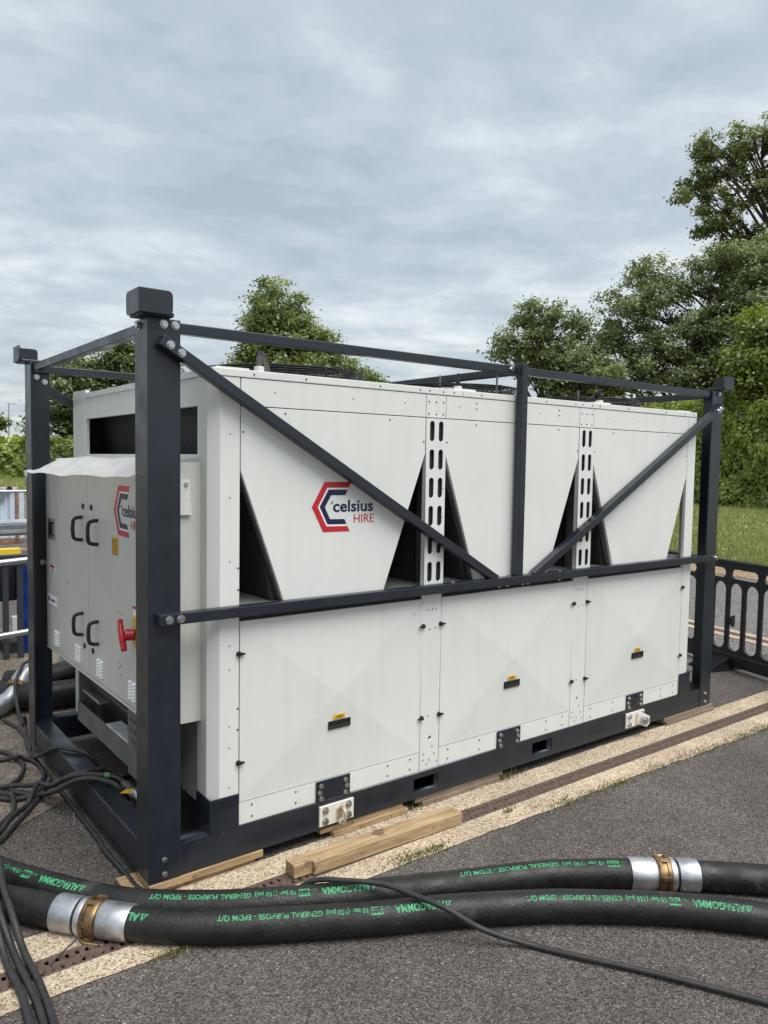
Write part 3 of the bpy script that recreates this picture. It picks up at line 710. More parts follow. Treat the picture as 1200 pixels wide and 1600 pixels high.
MB().box(XC-.0026, XC-.0019, 1.687, 1.768, 1.100, 1.116).build('label_band', red, cab)
q = MB()
for k in range(3): q.box(XC-.0026, XC-.0019, 1.70+.02*k, 1.712+.02*k, 1.078, 1.095)
q.build('label_print', greypaint, cab)
o = MB().box(XC-.0018, XC-.0002, .375, .415, 1.05, 1.095).build('warning_label', vinylwhite, cab)
MB().box(XC-.0026, XC-.0019, .377, .413, 1.078, 1.093).build('label_band', red, cab)
o = MB().box(XC-.003, XC-.0002, 1.648, 1.835, .885, .94).build('name_plate', vinylwhite, cab)
q = MB(); q.box(XC-.0038, XC-.0031, 1.675, 1.76, .908, .918); q.cyl((XC-.0038, 1.80, .915), (XC-.0031, 1.80, .915), .016, n=14); q.build('plate_print', blue, cab)
o = MB().box(XC-.004, XC-.0002, 1.650, 1.808, 1.262, 1.380).build('controller_window', alu, cab, bevel=.008)
MB().box(XC-.006, XC-.0041, 1.672, 1.79, 1.283, 1.362).build('controller_screen', black, cab, bevel=.002)
q = MB()
for k in range(5): q.cyl((XC-.0085, 1.682, 1.297+.012*k), (XC-.006, 1.682, 1.297+.012*k), .004, n=8)
q.build('controller_keys', vinylwhite, cab)
# red isolator switch
iso = MB().box(XC-.008, XC-.0002, .30, .40, .92, 1.05).build('isolator_plate', yellow, cab, bevel=.003)
p = MB(); p.cyl((XC-.008, .372, .972), (XC-.045, .388, .972), .025, n=20); p.build('isolator_boss', redplastic, cab, bevel=.004)
MB().tube(smoothpath([(XC-.050, .432, 1.032), (XC-.053, .422, 1.005), (XC-.055, .400, .972), (XC-.055, .382, .935), (XC-.053, .372, .905)], 4), [.011]*4+[.013]*4+[.014]*4+[.013]*4+[.011], 10).build('isolator_lever', redplastic, cab, smooth=True)
sm = MB()
for y, z in ((1.35, 1.37), (1.32, 1.33), (1.29, 1.335), (1.36, 1.345), (1.42, 1.06), (1.40, 1.055), (.60, 1.03), (.57, 1.025), (.60, .80), (.58, .79), (.60, .775), (.585, .745), (1.3, .885), (1.27, .88), (.96, 1.44), (.93, 1.39)):
    sm.cyl((XC+.001, y, z), (XC-.0012, y, z), .004, n=6)
sm.build('screw_heads', mat('dark_screw', (.06, .06, .06), rough=.4, metal=.7), cab)['kind'] = 'stuff'
for z in (.70, 1.02, 1.35, 1.6): MB().box(XC-.006, XC+.002, 1.855, 1.868, z, z+.05).build('door_hinge', black, cab)
# little hanging tag on the cheek
o = MB().prism([(.14, 1.50), (.217, 1.50), (.205, 1.645), (.14, 1.645)], lambda a, z: (a, .092+.04*(1.57-z), z), lambda a, z: (a, .0945+.04*(1.57-z), z)).build('corner_tab', white, cab)
inst('bolt', BS, cab, (.190, .093, 1.625), FACEY)

# white sheet laid over the cabinet
bm = bmesh.new(); nx, ny = 14, 60; rr = random.Random(3); G = []
for j in range(ny+1):
    f = j/ny; row = []
    for i in range(nx+1):
        t = i/nx; x = .258+(-.052-.258)*t
        yf = 1.66+(.04*max(0, (.14-x)/.19))+.055*max(0, (-x)/.05); y = .12+(yf-.12)*f
        z = 1.728-.0035*max(0, .258-x)/.12 if x > .12 else 1.7245-(.12-x)*.46
        z += (.0045*math.sin(y*9+9*t)+.003*math.sin(y*21+3*t))*(.4 if t > .95 else 1)+rr.uniform(-.001, .001)
        if t > .97: z += .005*math.sin(y*3.1+1)+.003*math.sin(y*11)
        if x < .09 and y > 1.62 and t < .9: z -= .012
        row.append(bm.verts.new((x+.005*math.sin(y*4)*t, y, z)))
    G.append(row)
for j in range(ny):
    for i in range(nx): bm.faces.new((G[j][i], G[j][i+1], G[j+1][i+1], G[j+1][i]))
k = [bm.verts.new(v) for v in ((-.053, 1.757, 1.648), (-.048, 1.735, 1.60), (-.050, 1.66, 1.646))]
bm.faces.new(k)
bmesh.ops.solidify(bm, geom=bm.faces[:], thickness=.003); bmesh.ops.recalc_face_normals(bm, faces=bm.faces)
me = bpy.data.meshes.new('cover_sheet'); bm.to_mesh(me); bm.free(); me.materials.append(sheet)
o = bpy.data.objects.new('cover_sheet', me); link(o); tag(o, 'creased white sheet laid over the top of the control cabinet', 'sheet')

# ------------------------------------------------------------------ timber
def timber(x0, x1, y0, y1, z0, z1, label, m=wood, rot=0, group=None):
    c = ((x0+x1)/2, (y0+y1)/2, z0)
    o = MB().box(x0, x1, y0, y1, z0, z1).build('timber', m, bevel=.002, loc=c)
    o.rotation_euler = (0, 0, rot); return tag(o, label, 'timber', group)
G_ = 'timber packers under the frame'
timber(.0, .50, -.004, .13, .0245, .0545, 'pale timber packer directly under the near corner of the frame', group=G_)
timber(-.02, .47, .012, .15, .0045, .0242, 'thin lower board below the packer at the near corner', group=G_)
timber(-.065, .03, .06, .20, .0045, .020, 'flat wood offcut poking out left of the near corner post', group=G_)
timber(.862, 1.30, -.008, .12, .0045, .0290, 'lower pale board under the rail by the lashing ring', group=G_)
timber(.80, 1.28, .010, .15, .0292, .0545, 'upper pale board against the rail by the lashing ring', group=G_)
timber(1.40, 1.95, .000, .14, .0045, .0280, 'lower weathered packer beneath the left fork pocket', woodold, group=G_)
timber(1.36, 1.98, .012, .15, .0282, .0545, 'upper weathered packer beneath the left fork pocket', woodold, group=G_)
timber(3.52, 4.10, -.010, .14, .0045, .030, 'lower weathered packer under the far right post', woodold, group=G_)
timber(3.50, 4.085, -.004, .15, .0302, .0545, 'upper weathered packer under the far right post', woodold, group=G_)
# loose beam with a notch on the drain strip
p = MB(); ln = .905
p.prism([(0, .018), (.085, .018), (.085, -.0), (ln, .0), (ln, .092), (0, .092)], lambda a, b_: (a, b_, 0), lambda a, b_: (a, b_, .055))
o = p.build('timber', wood, bevel=.003); o.location = (.528, -.232, .0075); o.rotation_euler = (0, 0, R(-1.4))
tag(o, 'loose sawn timber beam lying across the drain grating', 'timber')

# ------------------------------------------------------------------ hoses with printed lettering
HR = .058
class Path:
    def __init__(s, pts, per=14):
        s.P = smoothpath(pts, per); s.S = [0]
        for a, b_ in zip(s.P, s.P[1:]): s.S.append(s.S[-1]+(b_-a).length)
        s.len = s.S[-1]
    def at(s, d):
        d = max(0, min(s.len, d)); lo, hi = 0, len(s.S)-1
        while hi-lo > 1:
            m = (lo+hi)//2
            if s.S[m] <= d: lo = m
            else: hi = m
        t = (d-s.S[lo])/max(1e-9, s.S[hi]-s.S[lo]); return s.P[lo].lerp(s.P[hi], t)
    def frame(s, d):
        a, b_ = s.at(d-.01), s.at(d+.01); T = (b_-a).normalized(); sd_ = T.cross(Vector((0, 0, 1))).normalized(); return s.at(d), T, sd_, sd_.cross(T)
    def near(s, x):
        return min(range(len(s.P)), key=lambda i: abs(s.P[i].x-x))
    def dist_at_x(s, x): return s.S[s.near(x)]
    def sub(s, a, b_, step=.03):
        n = max(2, int((b_-a)/step)); return [s.at(a+(b_-a)*k/n) for k in range(n+1)]
def hose_print(P, par, d_end, ang, body='ALFAGOMMA', k=.91):
    """lettering runs towards smaller d (right to left seen from the camera), feet away from the viewer"""
    def fm(off):
        def g(a, b_, c):
            d = d_end-k*(off+a); p0, T, sd_, upv = P.frame(d); th = ang+b_/HR
            return p0+(HR+.0012+c)*(math.cos(th)*upv+math.sin(th)*sd_)
        return g
    tri = [[(0, 0), (.026, 0), (.022, .027)], [(.008, .004), (.018, .004), (.0178, .016)]]
    if body.strip(): flat('hose_print', tri, .0006, fm(0), green, par)
    if body.strip(): text('hose_print', body, .037, fm(.032), green, par, bold=.0012, width=.205)
    text('hose_print', 'ITALY', .012, fm(.252), green, par, width=.025)
    flat('hose_print', [rect(.284, .330, -.003, .026)], .0006, fm(0), green, par)
    text('hose_print', '202', .027, lambda a, b_, c: fm(.287)(a, b_+.002, c+.0008), mat('hose_print_dark', (.015, .02, .017), rough=.6), par, width=.040)
    text('hose_print', '10 bar (150 psi)', .026, fm(.338), green, par, bold=.0004, width=.165)
    text('hose_print', 'GENERAL PURPOSE - EPDM Ω/T', .027, fm(.522), green, par, bold=.0005, width=.405)
def coupling(P, d0, d1, par, order):
    """two crimped sleeves with a brass clamp ring between them"""
    ln = d1-d0; c = bpy.data.objects.new('coupling', None); link(c, par); c.empty_display_size = .05
    def seg(name, f0, f1, prof, m):
        a, b_ = P.at(d0+ln*f0), P.at(d0+ln*f1); l_ = (b_-a).length
        return MB().lathe([(t*l_, r) for t, r in prof], a, b_-a, 32).build(name, m, c, smooth=True)
    f = order
    def rng_(a, b_): return (a, b_) if f > 0 else (1-b_, 1-a)
    seg('sleeve', *rng_(0, .30), [(0, HR-.004), (0, HR+.005), (.03, HR+.007), (.97, HR+.007), (1, HR+.004), (1, HR-.006)], alu)
    seg('gasket', *rng_(.30, .34), [(0, HR-.006), (0, HR-.001), (1, HR-.001), (1, HR-.006)], black)
    seg('flange', *rng_(.34, .42), [(0, HR-.004), (0, HR+.006), (.5, HR+.010), (1, HR+.006), (1, HR-.004)], alu)
    seg('clamp_ring', *rng_(.42, .61), [(0, HR), (0, HR+.012), (.1, HR+.015), (.3, HR+.015), (.34, HR+.009), (.66, HR+.009), (.7, HR+.015), (.9, HR+.015), (1, HR+.012), (1, HR)], brass)
    seg('sleeve', *rng_(.61, 1), [(0, HR-.004), (0, HR+.004), (.05, HR+.006), (.96, HR+.006), (1, HR+.003), (1, HR-.004)], alu)
    g0, g1 = rng_(.42, .61); p0, T, sd_, upv = P.frame(d0+ln*(g0+g1)/2)
    lug = MB()
    for k in range(6):
        th = 2*math.pi*k/6+.3; n_ = math.cos(th)*upv+math.sin(th)*sd_
        lug.bar(p0+n_*(HR+.013)-T*.018, p0+n_*(HR+.013)+T*.018, .018, .010, upv=n_)
    lug.build('clamp_lug', brass, c, bevel=.002)
    th = 2.2; n_ = math.cos(th)*upv+math.sin(th)*sd_; tn = -math.sin(th)*upv+math.cos(th)*sd_
    lv = MB(); lv.tube([p0+n_*(HR+.02)-T*.02, p0+n_*(HR+.03), p0+n_*(HR+.026)+T*.05+tn*.01], .006, 8); lv.build('clamp_lever', brass, c, smooth=True)
    rg = MB(); q0 = p0+n_*(HR+.026)+T*.065+tn*.01; rg.tube([q0+.012*(math.cos(t)*T+math.sin(t)*tn) for t in [2*math.pi*k/14 for k in range(14)]], .0022, 6, closed=True); rg.build('clamp_pull_ring', zinc, c)
    return c
near_pts = [(-.80, .62, HR), (-0.595, 0.365, HR), (-0.489, 0.225, HR), (-0.400, 0.110, HR), (-0.325, 0.012, HR), (-0.148, -0.195, HR), (-0.033, -0.302, HR), (0.082, -0.389, HR), (0.215, -0.476, HR), (0.576, -0.683, HR), (0.841, -0.815, HR), (1.114, -0.974, HR), (1.256, -1.071, HR), (1.536, -1.298, HR), (1.76, -1.54, HR), (2.0, -1.86, HR)]
far_pts = [(-.63, 1.0, HR), (-0.546, 0.686, HR), (-0.448, 0.435, HR), (-0.279, 0.145, HR), (-0.167, -0.012, HR), (-0.049, -0.135, HR), (0.129, -0.270, HR), (0.27, -0.356, HR), (0.491, -0.475, HR), (0.757, -0.600, HR), (0.953, -0.690, HR), (1.284, -0.835, HR), (1.437, -0.925, HR), (1.618, -1.048, HR), (1.836, -1.222, HR), (2.041, -1.411, HR), (2.3, -1.69, HR)]
def make_hose(pts, xc0, xc1, order, label):
    P = Path(pts); h = thing('hose', (pts[8][0], pts[8][1], 0), label, 'hose')
    d0, d1 = P.dist_at_x(xc0), P.dist_at_x(xc1)
    for a, b_ in ((0, d0+.01), (d1-.01, P.len)):
        MB().tube(P.sub(a, b_), HR, 28).build('hose_length', rubber, h, smooth=True)
    coupling(P, d0, d1, h, order); return h, P, d0, d1
h1, P1, a0, a1 = make_hose(near_pts, -.335, -.140, 1, 'near thick black rubber hose with its silver and brass coupling at the left')
h2, P2, b0, b1 = make_hose(far_pts, 1.618, 1.838, -1, 'far thick black rubber hose with its silver and brass coupling at the right')
ANG = 0.40
for x in (.838, 1.728): hose_print(P1, h1, P1.dist_at_x(x), ANG)
# cut-off start of the print beside the near coupling
def fm0(a, b_, c):
    d = P1.dist_at_x(-.083)-a; p0, T, sd_, upv = P1.frame(d); th = ANG+b_/HR; return p0+(HR+.0012+c)*(math.cos(th)*upv+math.sin(th)*sd_)
flat('hose_print', [[(0, 0), (.026, 0), (.022, .027)], [(.008, .004), (.018, .004), (.0178, .016)]], .0006, fm0, green, h1)
text('hose_print', 'AL', .037, lambda a, b_, c: fm0(.032+a, b_, c), green, h1, bold=.0012, width=.042)
ANG = .30
for x in (-.215, .69): hose_print(P2, h2, P2.dist_at_x(x), ANG)
hose_print(P2, h2, P2.dist_at_x(1.618)+.25, ANG-.1, body=' ', k=1.05)

# ------------------------------------------------------------------ cables
CG = 'loose black cables at the left of the frame'
def cable(pts, r, label, per=8, group=CG, clampx=False, z=None):
    q = []
    for x, y, zz in pts:
        if clampx and 0 < y < 1.99 and zz < .15 and x < .1: x = min(x, -.016)
        q.append((x, y, max(zz, r+.005)))
    c = q[len(q)//2]; o = MB().tube(smoothpath(q, per), r, 10).build('cable', cablemat, smooth=True, loc=(c[0], c[1], 0)); return tag(o, label, 'cable', group)
cable([(.10, -.115, .012), (.17, -.18, .012), (.28, -.255, .012), (.40, -.335, .03), (0.485, -0.43, 0.115), (0.571, -0.535, 0.135), (0.663, -0.644, 0.14), (0.717, -0.767, 0.135), (0.764, -0.885, 0.127), (0.860, -0.975, 0.06), (0.986, -1.09, 0.014), (1.067, -1.224, 0.012), (1.184, -1.401, 0.012), (1.287, -1.575, 0.012), (1.38, -1.74, 0.012), (1.43, -1.836, 0.012), (1.55, -2.1, .012)], .0105, 'thin black cable crossing over both hoses to the lower right', group='none', clampx=False)
CR = .0115
cable([(-0.036, 2.503, 0.03), (-0.01, 2.445, 0.016), (0.015, 2.312, 0.016), (0.017, 2.117, 0.016), (0.005, 1.99, 0.016), (-0.02, 1.828, 0.016), (-0.025, 1.712, 0.03), (-0.030, 1.54, 0.1), (-0.025, 1.348, 0.19), (0.01, 1.316, 0.2), (0.06, 1.245, 0.2), (0.106, 1.188, 0.19), (0.16, 1.16, 0.12), (0.22, 1.15, 0.03), (.4, 1.2, .016), (.8, 1.3, .016)], CR, 'cable arching over the left base rail nearest the back post', clampx=True)
cable([(0.033, 2.22, 0.12), (0.047, 2.251, 0.06), (0.04, 2.203, 0.016), (0.0, 2.03, 0.016), (-0.02, 1.807, 0.016), (-0.02, 1.65, 0.016), (-.018, 1.498, 0.016), (-.018, 1.372, 0.016), (-.018, 1.195, 0.016), (-.017, .975, 0.016), (-.018, 0.781, 0.016), (-.018, 0.595, 0.016), (-0.026, 0.462, 0.016), (-0.022, 0.328, 0.016), (-0.018, 0.2, 0.016), (-.015, 0.09, 0.016), (0.012, -.02, 0.016), (.05, -.075, .016), (.105, -.12, .016)], .0105, 'cable running along the foot of the left base rail to the near corner', clampx=True)
cable([(-0.194, 1.971, 0.016), (-0.158, 1.946, 0.016), (-0.127, 1.9, 0.016), (-0.106, 1.803, 0.016), (-0.094, 1.703, 0.016), (-0.102, 1.62, 0.016), (-0.144, 1.502, 0.016), (-0.188, 1.442, 0.016), (-0.213, 1.41, 0.016), (-0.22, 1.358, 0.016), (-0.205, 1.3, 0.016), (-0.174, 1.25, 0.016), (-0.131, 1.227, 0.02), (-0.101, 1.196, 0.05), (-0.079, 1.134, 0.08), (-0.058, 1.05, 0.13), (-0.032, 0.921, 0.198), (0.007, 0.891, 0.212), (0.05, 0.89, 0.212), (0.115, 0.90, 0.19), (0.16, 0.93, 0.08), (.22, .97, .016), (.6, 1.05, .016)], .0125, 'cable with an S bend, hindmost of those over the rail', clampx=True)
cable([(-0.223, 1.816, 0.016), (-0.184, 1.812, 0.016), (-0.147, 1.797, 0.02), (-0.115, 1.75, 0.042), (-0.074, 1.763, 0.02), (-0.045, 1.72, 0.016), (-0.026, 1.643, 0.016), (-0.024, 1.553, 0.016), (-0.035, 1.46, 0.016), (-0.071, 1.349, 0.03), (-0.132, 1.218, 0.06), (-0.173, 1.146, 0.04), (-0.204, 1.111, 0.016), (-0.255, 1.062, 0.016), (-0.31, 0.987, 0.016), (-0.352, 0.909, 0.016), (-0.44, 0.80, 0.016)], .0125, 'looped cable curling back towards the far hose', clampx=True)
cable([(-0.291, 1.445, 0.016), (-0.26, 1.414, 0.016), (-0.232, 1.375, 0.03), (-0.186, 1.333, 0.04), (-0.144, 1.274, 0.05), (-0.11, 1.24, 0.065), (-0.094, 1.173, 0.075), (-0.081, 1.078, 0.105), (-0.060, 0.941, 0.18), (-0.025, 0.867, 0.213), (0.018, 0.826, 0.22), (0.065, 0.784, 0.22), (0.093, 0.776, 0.212), (0.128, 0.753, 0.2), (0.145, 0.697, 0.19)], .0125, 'middle cable over the rail with a green tape band')
tp = MB().tube(smoothpath([(.072, .782, .2195), (.082, .779, .216), (.093, .776, .212)], 3), .0142, 10).build('tape_band', mat('green_tape', (.10, .25, .10), rough=.5), smooth=True, loc=(.08, .78, .2)); tag(tp, 'green tape band wrapped on the cable over the rail', 'tape')
cable([(-0.297, 1.411, 0.016), (-0.272, 1.356, 0.016), (-0.252, 1.305, 0.016), (-0.244, 1.227, 0.045), (-0.247, 1.158, 0.03), (-0.265, 1.085, 0.016), (-0.301, 1.029, 0.016), (-0.347, 0.966, 0.02), (-0.43, 0.87, 0.016)], .0125, 'short bent cable at the left edge inside the loops')
cable([(-0.063, 1.227, 0.085), (-0.101, 1.190, 0.04), (-0.15, 1.135, 0.02), (-0.221, 1.030, 0.016), (-0.284, 0.940, 0.016), (-0.329, 0.872, 0.016), (-0.372, 0.810, 0.016), (-0.47, 0.72, 0.016)], .0125, 'straight cable lowest of those running to the left edge')
cable([(-0.317, 1.305, 0.016), (-0.287, 1.275, 0.016), (-0.229, 1.216, 0.02), (-0.159, 1.184, 0.03), (-0.113, 1.122, 0.05), (-0.092, 0.965, 0.12), (-0.055, 0.845, 0.195), (-0.017, 0.807, 0.213), (0.021, 0.775, 0.218), (0.052, 0.741, 0.213), (0.085, 0.68, 0.21), (0.112, 0.653, 0.18), (0.147, 0.667, 0.12)], .0125, 'nearest of the cables looped over the left base rail')
BG = 'cable bundle at the lower left corner'
cable([(-0.461, 0.761, 0.02), (-.485, .42, .10), (-0.513, 0.20, 0.133), (-0.523, 0.05, 0.11), (-0.507, -0.079, 0.03), (-0.50, -0.278, 0.016), (-0.501, -0.421, 0.016), (-0.521, -0.65, 0.016)], .0125, 'middle cable of the bundle leaving at the lower left corner', group=BG)
cable([(-0.513, 0.695, 0.02), (-.525, .42, .11), (-0.545, 0.18, 0.133), (-0.542, 0.02, 0.09), (-0.534, -0.106, 0.02), (-0.529, -0.276, 0.016), (-0.533, -0.398, 0.016), (-0.555, -0.65, 0.016)], .0125, 'left cable of the bundle leaving at the lower left corner', group=BG)
cable([(-0.42, 0.701, 0.02), (-.455, .40, .12), (-0.487, 0.172, 0.135), (-0.490, 0.03, 0.115), (-0.480, -0.101, 0.04), (-0.470, -0.236, 0.018), (-0.472, -0.367, 0.016), (-0.480, -0.49, 0.016), (-0.495, -0.68, 0.016)], .0125, 'right cable of the bundle leaving at the lower left corner', group=BG)
# thin black wire tie below the near coupling
o = MB().tube(smoothpath([(-.27, -.135, .012), (-.262, -.12, .04), (-.39, -.19, .022), (-.415, -.205, .012)], 6), .003, 6).build('wire_tie', cablemat, loc=(-.3, -.15, 0)); tag(o, 'thin wire tie trailing from the near coupling over the grating', 'wire')
# plug connector and tags at the end of the cables, inside the near post
pl = thing('plug_connector', (.16, .62, .186), 'grey cable plug with a silver collar just behind the near post', 'plug')
p = MB(); p.lathe([(0, .012), (.02, .024), (.075, .026), (.08, .022)], (.135, .705, .195), (.045, -.16, -.055), 18); p.build('plug_body', mat('grey_plastic', (.06, .065, .07), rough=.4), pl, smooth=True)
p = MB(); p.lathe([(0, .024), (.01, .029), (.035, .029), (.045, .022), (.10, .018)], (.155, .632, .170), (.045, -.16, -.055), 18); p.build('plug_collar', alu, pl, smooth=True)
o = MB().bar((.10, .60, .197), (.13, .56, .205), .045, .002).build('cable_tag', yellow, loc=(.11, .58, .2)); tag(o, 'small yellow tag tied to the cable beside the plug', 'tag')
for k in range(4):
    cable([(.19+.02*k, .30+.03*k, .64), (.20+.015*k, .26+.03*k, .5), (.215+.01*k, .24+.03*k, .35), (.2+.02*k, .26+.02*k, .2), (.17, .4, .1)], .011, ['first','second','third','fourth'][k]+' from the left of the black cables hanging under the cabinet', group='cables hanging under the cabinet')

# ------------------------------------------------------------------ things behind the left post
hz = thing('hose', (.3, 2.5, 0), 'pair of large black hoses lying behind the back left post', 'hose')
MB().tube(smoothpath([(-.05, 2.95, .10), (.12, 2.72, .10), (.35, 2.62, .10), (.75, 2.65, .10), (1.3, 2.8, .10)], 6), .092, 20).build('hose_length', rubber, hz, smooth=True)
MB().tube(smoothpath([(.1, 3.05, .12), (.30, 2.92, .14), (.6, 2.88, .20), (1.1, 3.0, .22), (1.5, 3.1, .2)], 6), .085, 20).build('hose_length', rubber, hz, smooth=True)
el = thing('pipe_elbow', (.1, 2.85, 0), 'silver pipe elbow with brass clamp left of the back post', 'pipe fitting')
p = MB(); p.tube(smoothpath([(.235, 2.86, .22), (.19, 2.84, .225), (.145, 2.80, .20), (.12, 2.77, .17)], 4), .062, 20); p.build('elbow', alu, el, smooth=True)
p = MB(); p.lathe([(0, .064), (.005, .076), (.04, .076), (.045, .064)], (.118, 2.77, .168), (-.045, -.06, -.06), 20); p.build('clamp_ring', brass, el, smooth=True)
p = MB(); p.tube(smoothpath([(.10, 2.745, .14), (.06, 2.70, .11), (.0, 2.66, .085), (-.08, 2.6, .075)], 4), .062, 20); p.build('pipe_spigot', alu, el, smooth=True)
cable([(.16, 2.8, .30), (.12, 2.72, .28), (.07, 2.64, .2), (.055, 2.5, .08), (.05, 2.32, .03)], .0115, 'cable hooked over the silver pipe elbow')
cable([(.35, 3.3, .55), (.33, 3.2, .35), (.29, 3.05, .30), (.20, 2.82, .315), (.15, 2.80, .30)], .009, 'pale grey cable dropping beside the dark slat fence', group='none')
# tubular pedestrian guard rail
pr = thing('pedestrian_barrier', (-.4, 3.62, 0), 'galvanised tubular barrier left of the back post', 'barrier')
for z0, z1 in ((.885, .905), (.31, .335)):
    MB().cyl((-1.4, 3.62, z0-.08), (.62, 3.62, z1+.03), .024, n=16).build('rail_tube', galv, pr, smooth=True)
for x in (-1.4, .62): MB().cyl((x, 3.62, 0), (x, 3.62, .92), .022, n=12).build('upright', galv, pr, smooth=True)
# dark slat fence or pallet side
sf = thing('slat_fence', (.3, 4.2, 0), 'dark slatted panel standing behind the tubular barrier', 'fence')
dark = mat('dark_grey_panel', (.024, .028, .034), (.035, .04, .046), rough=.5, nscale=8)
for i, x in enumerate((-.30, -.06, .16, .302, .415)):
    wd = .046 if i > 2 else .1
    MB().box(x, x+wd, 4.19, 4.22, .003, .80).build('slat', dark, sf, bevel=.002)
MB().box(-.6, .62, 4.185, 4.26, .80, .895).build('cap_rail', dark, sf, bevel=.004)
o = MB().box(-.6, .62, 5.0, 5.10, .80, .86).build('yellow_rail', yellowsteel, bevel=.004, loc=(0, 5, .8)); tag(o, 'yellow bar beyond the dark slatted panel', 'bar')
p = MB().box(-.6, .10, 4.45, 4.9, .001, .45); p.box(.35, .62, 4.40, 4.9, .001, .10); o = p.build('plinth_block', mat('dark_plinth', (.03, .033, .04), rough=.6), loc=(0, 4.6, 0)); tag(o, 'dark low plinth behind the slatted panel', 'block')
o = MB().box(-.55, .48, 4.5, 5.0, .451, .79).build('dark_tank', mat('dark_tank', (.012, .015, .022), rough=.4), bevel=.02, loc=(0, 4.7, .451)); tag(o, 'dark tank sitting behind the slats', 'tank')
bb = thing('barrel', (.60, 4.45, 0), 'blue plastic drum between the slatted panel and the back post', 'drum')
MB().lathe([(.0, .10), (.0, .13), (.02, .135), (.28, .135), (.30, .14), (.32, .135), (.50, .135), (.52, .14), (.54, .135), (.82, .13), (.84, .11), (.84, .05)], (.60, 4.45, .003), (0, 0, 1), 28).build('drum_body', bluebarrel, bb, smooth=True)
p = MB(); p.cyl((.65, 4.45, .84), (.65, 4.45, .865), .025, n=12); p.build('drum_bung', black, bb)
p = MB().box(.40, .46, 4.34, 4.40, .16, .34); o = p.build('white_container', vinylwhite, bevel=.008, loc=(.43, 4.37, .0)); tag(o, 'small white box glimpsed between the dark slats', 'box')
# crash barrier
cb = thing('crash_barrier', (1.5, 10, 0), 'galvanised corrugated crash barrier across the far road edge', 'barrier')
prof = [(0, .765), (-.03, .745), (-.075, .72), (-.075, .68), (-.02, .655), (-.02, .625), (-.075, .60), (-.075, .56), (-.03, .535), (0, .515), (.006, .515), (-.024, .54), (-.069, .565), (-.069, .595), (-.014, .62), (-.014, .66), (-.069, .685), (-.069, .715), (-.024, .74), (.006, .765)]
MB().prism(prof, lambda a, z: (-4, 10+a, z+.005), lambda a, z: (5.5, 10+a, z-.005)).build('beam', galv, cb)
for x in (-2, 0, 2.6, 5): MB().box(x, x+.1, 10.01, 10.11, 0, .74).build('post', galv, cb, bevel=.004)
MB().cyl((-4, 10.1, 1.175), (5.5, 10.1, 1.205), .022, n=12).build('hand_rail', galv, cb, smooth=True)
for x in (-2.05, 2.55): MB().cyl((x, 10.13, 0), (x, 10.13, 1.19), .02, n=10).build('hand_rail_post', galv, cb, smooth=True)
o = MB().box(-4, 5.5, 11.4, 11.6, .01, .14).build('kerb', mat('brown_kerb', (.20, .15, .12), (.3, .25, .2), rough=.9, nscale=10), bevel=.01); o['kind'] = 'structure'
# pale container
ct = thing('skip_container', (1.6, 14.2, 0), 'pale blue rust-edged metal container at the far left', 'container')
body = MB(); X = -1.5
pts = []
x = -1.6
while x < 2.35:
    pts += [(x, 13.72), (x+.10, 13.72), (x+.14, 13.78), (x+.26, 13.78)]; x += .30
pts += [(2.38, 13.72), (2.38, 15.4), (-1.6, 15.4)]
body.prism(pts, lambda a, b_: (a, b_, .12), lambda a, b_: (a, b_, 1.06)); body.build('body', paleblue, ct)
for nm, bx in (('top_edge', (-1.65, 2.44, 13.68, 13.80, 1.062, 1.13)), ('corner_edge', (2.385, 2.45, 13.69, 13.80, .10, 1.06)), ('skid', (-1.65, 2.44, 13.72, 13.82, .0, .115))):
    MB().box(*bx).build(nm, rusty if nm != 'top_edge' else mat('worn_pale_edge', (.62, .62, .62), (.45, .30, .22), rough=.7, nscale=9), ct, bevel=.006)
MB().cyl((2.28, 13.74, 1.10), (2.28, 13.66, 1.10), .05, n=16).build('lifting_lug', black, ct)
MB().box(2.13, 2.20, 13.712, 13.719, .86, .98).build('stencil_mark', mat('faded_stencil', (.15, .17, .2), rough=.7), ct)
# far street lamp
sl = thing('street_lamp', (14.78, 75.5, 0), 'thin grey street lamp column far left above the hedge', 'street lamp')
MB().cyl((14.78, 75.5, 0), (14.78, 75.5, 6.65), .09, .055, n=10).build('column', galv, sl, smooth=True)
MB().box(14.7, 15.35, 75.42, 75.58, 6.62, 6.72).build('lantern', galv, sl, bevel=.02)

# ------------------------------------------------------------------ black moulded barrier at the right
bo = Vector((5.355, .735, 0)); bd = Vector((-.265, -.964, 0)).normalized(); bn = Vector((bd.y, -bd.x, 0))
br = thing('moulded_barrier', bo, 'black moulded plastic barrier with slotted openings right of the frame', 'barrier')
x0, x1 = -.9, 2.6
ol = [rect(x0, x1, .05, .915)]
rb = random.Random(2)
k = 0; x = x0+.05
while x+.18 < x1:
    h0 = .165; ol.append(stadium(x+.085, (h0+.748)/2, .132, .748-h0, 8)); x += .170
x = x0+.05
while x+.345 < x1:
    ol.append(stadium(x+.170, .825, .285, .084, 8)); x += .340
bm_ = mat('black_moulded_plastic', (.010, .0105, .012), (.018, .018, .02), rough=.42, nscale=14)
pan = flat('barrier_panel', ol, .024, lambda a, b_, c: bo+bd*a+Vector((0, 0, b_))+bn*c, bm_, br)
p = MB(); p.bar(bo+bd*x0+Vector((0, 0, .925)), bo+bd*x1+Vector((0, 0, .925)), .05, .03); p.build('top_rail', bm_, br, bevel=.006)
p = MB(); p.bar(bo+bd*x0+Vector((0, 0, .088)), bo+bd*x1+Vector((0, 0, .088)), .05, .105); p.build('bottom_rail', bm_, br, bevel=.008)
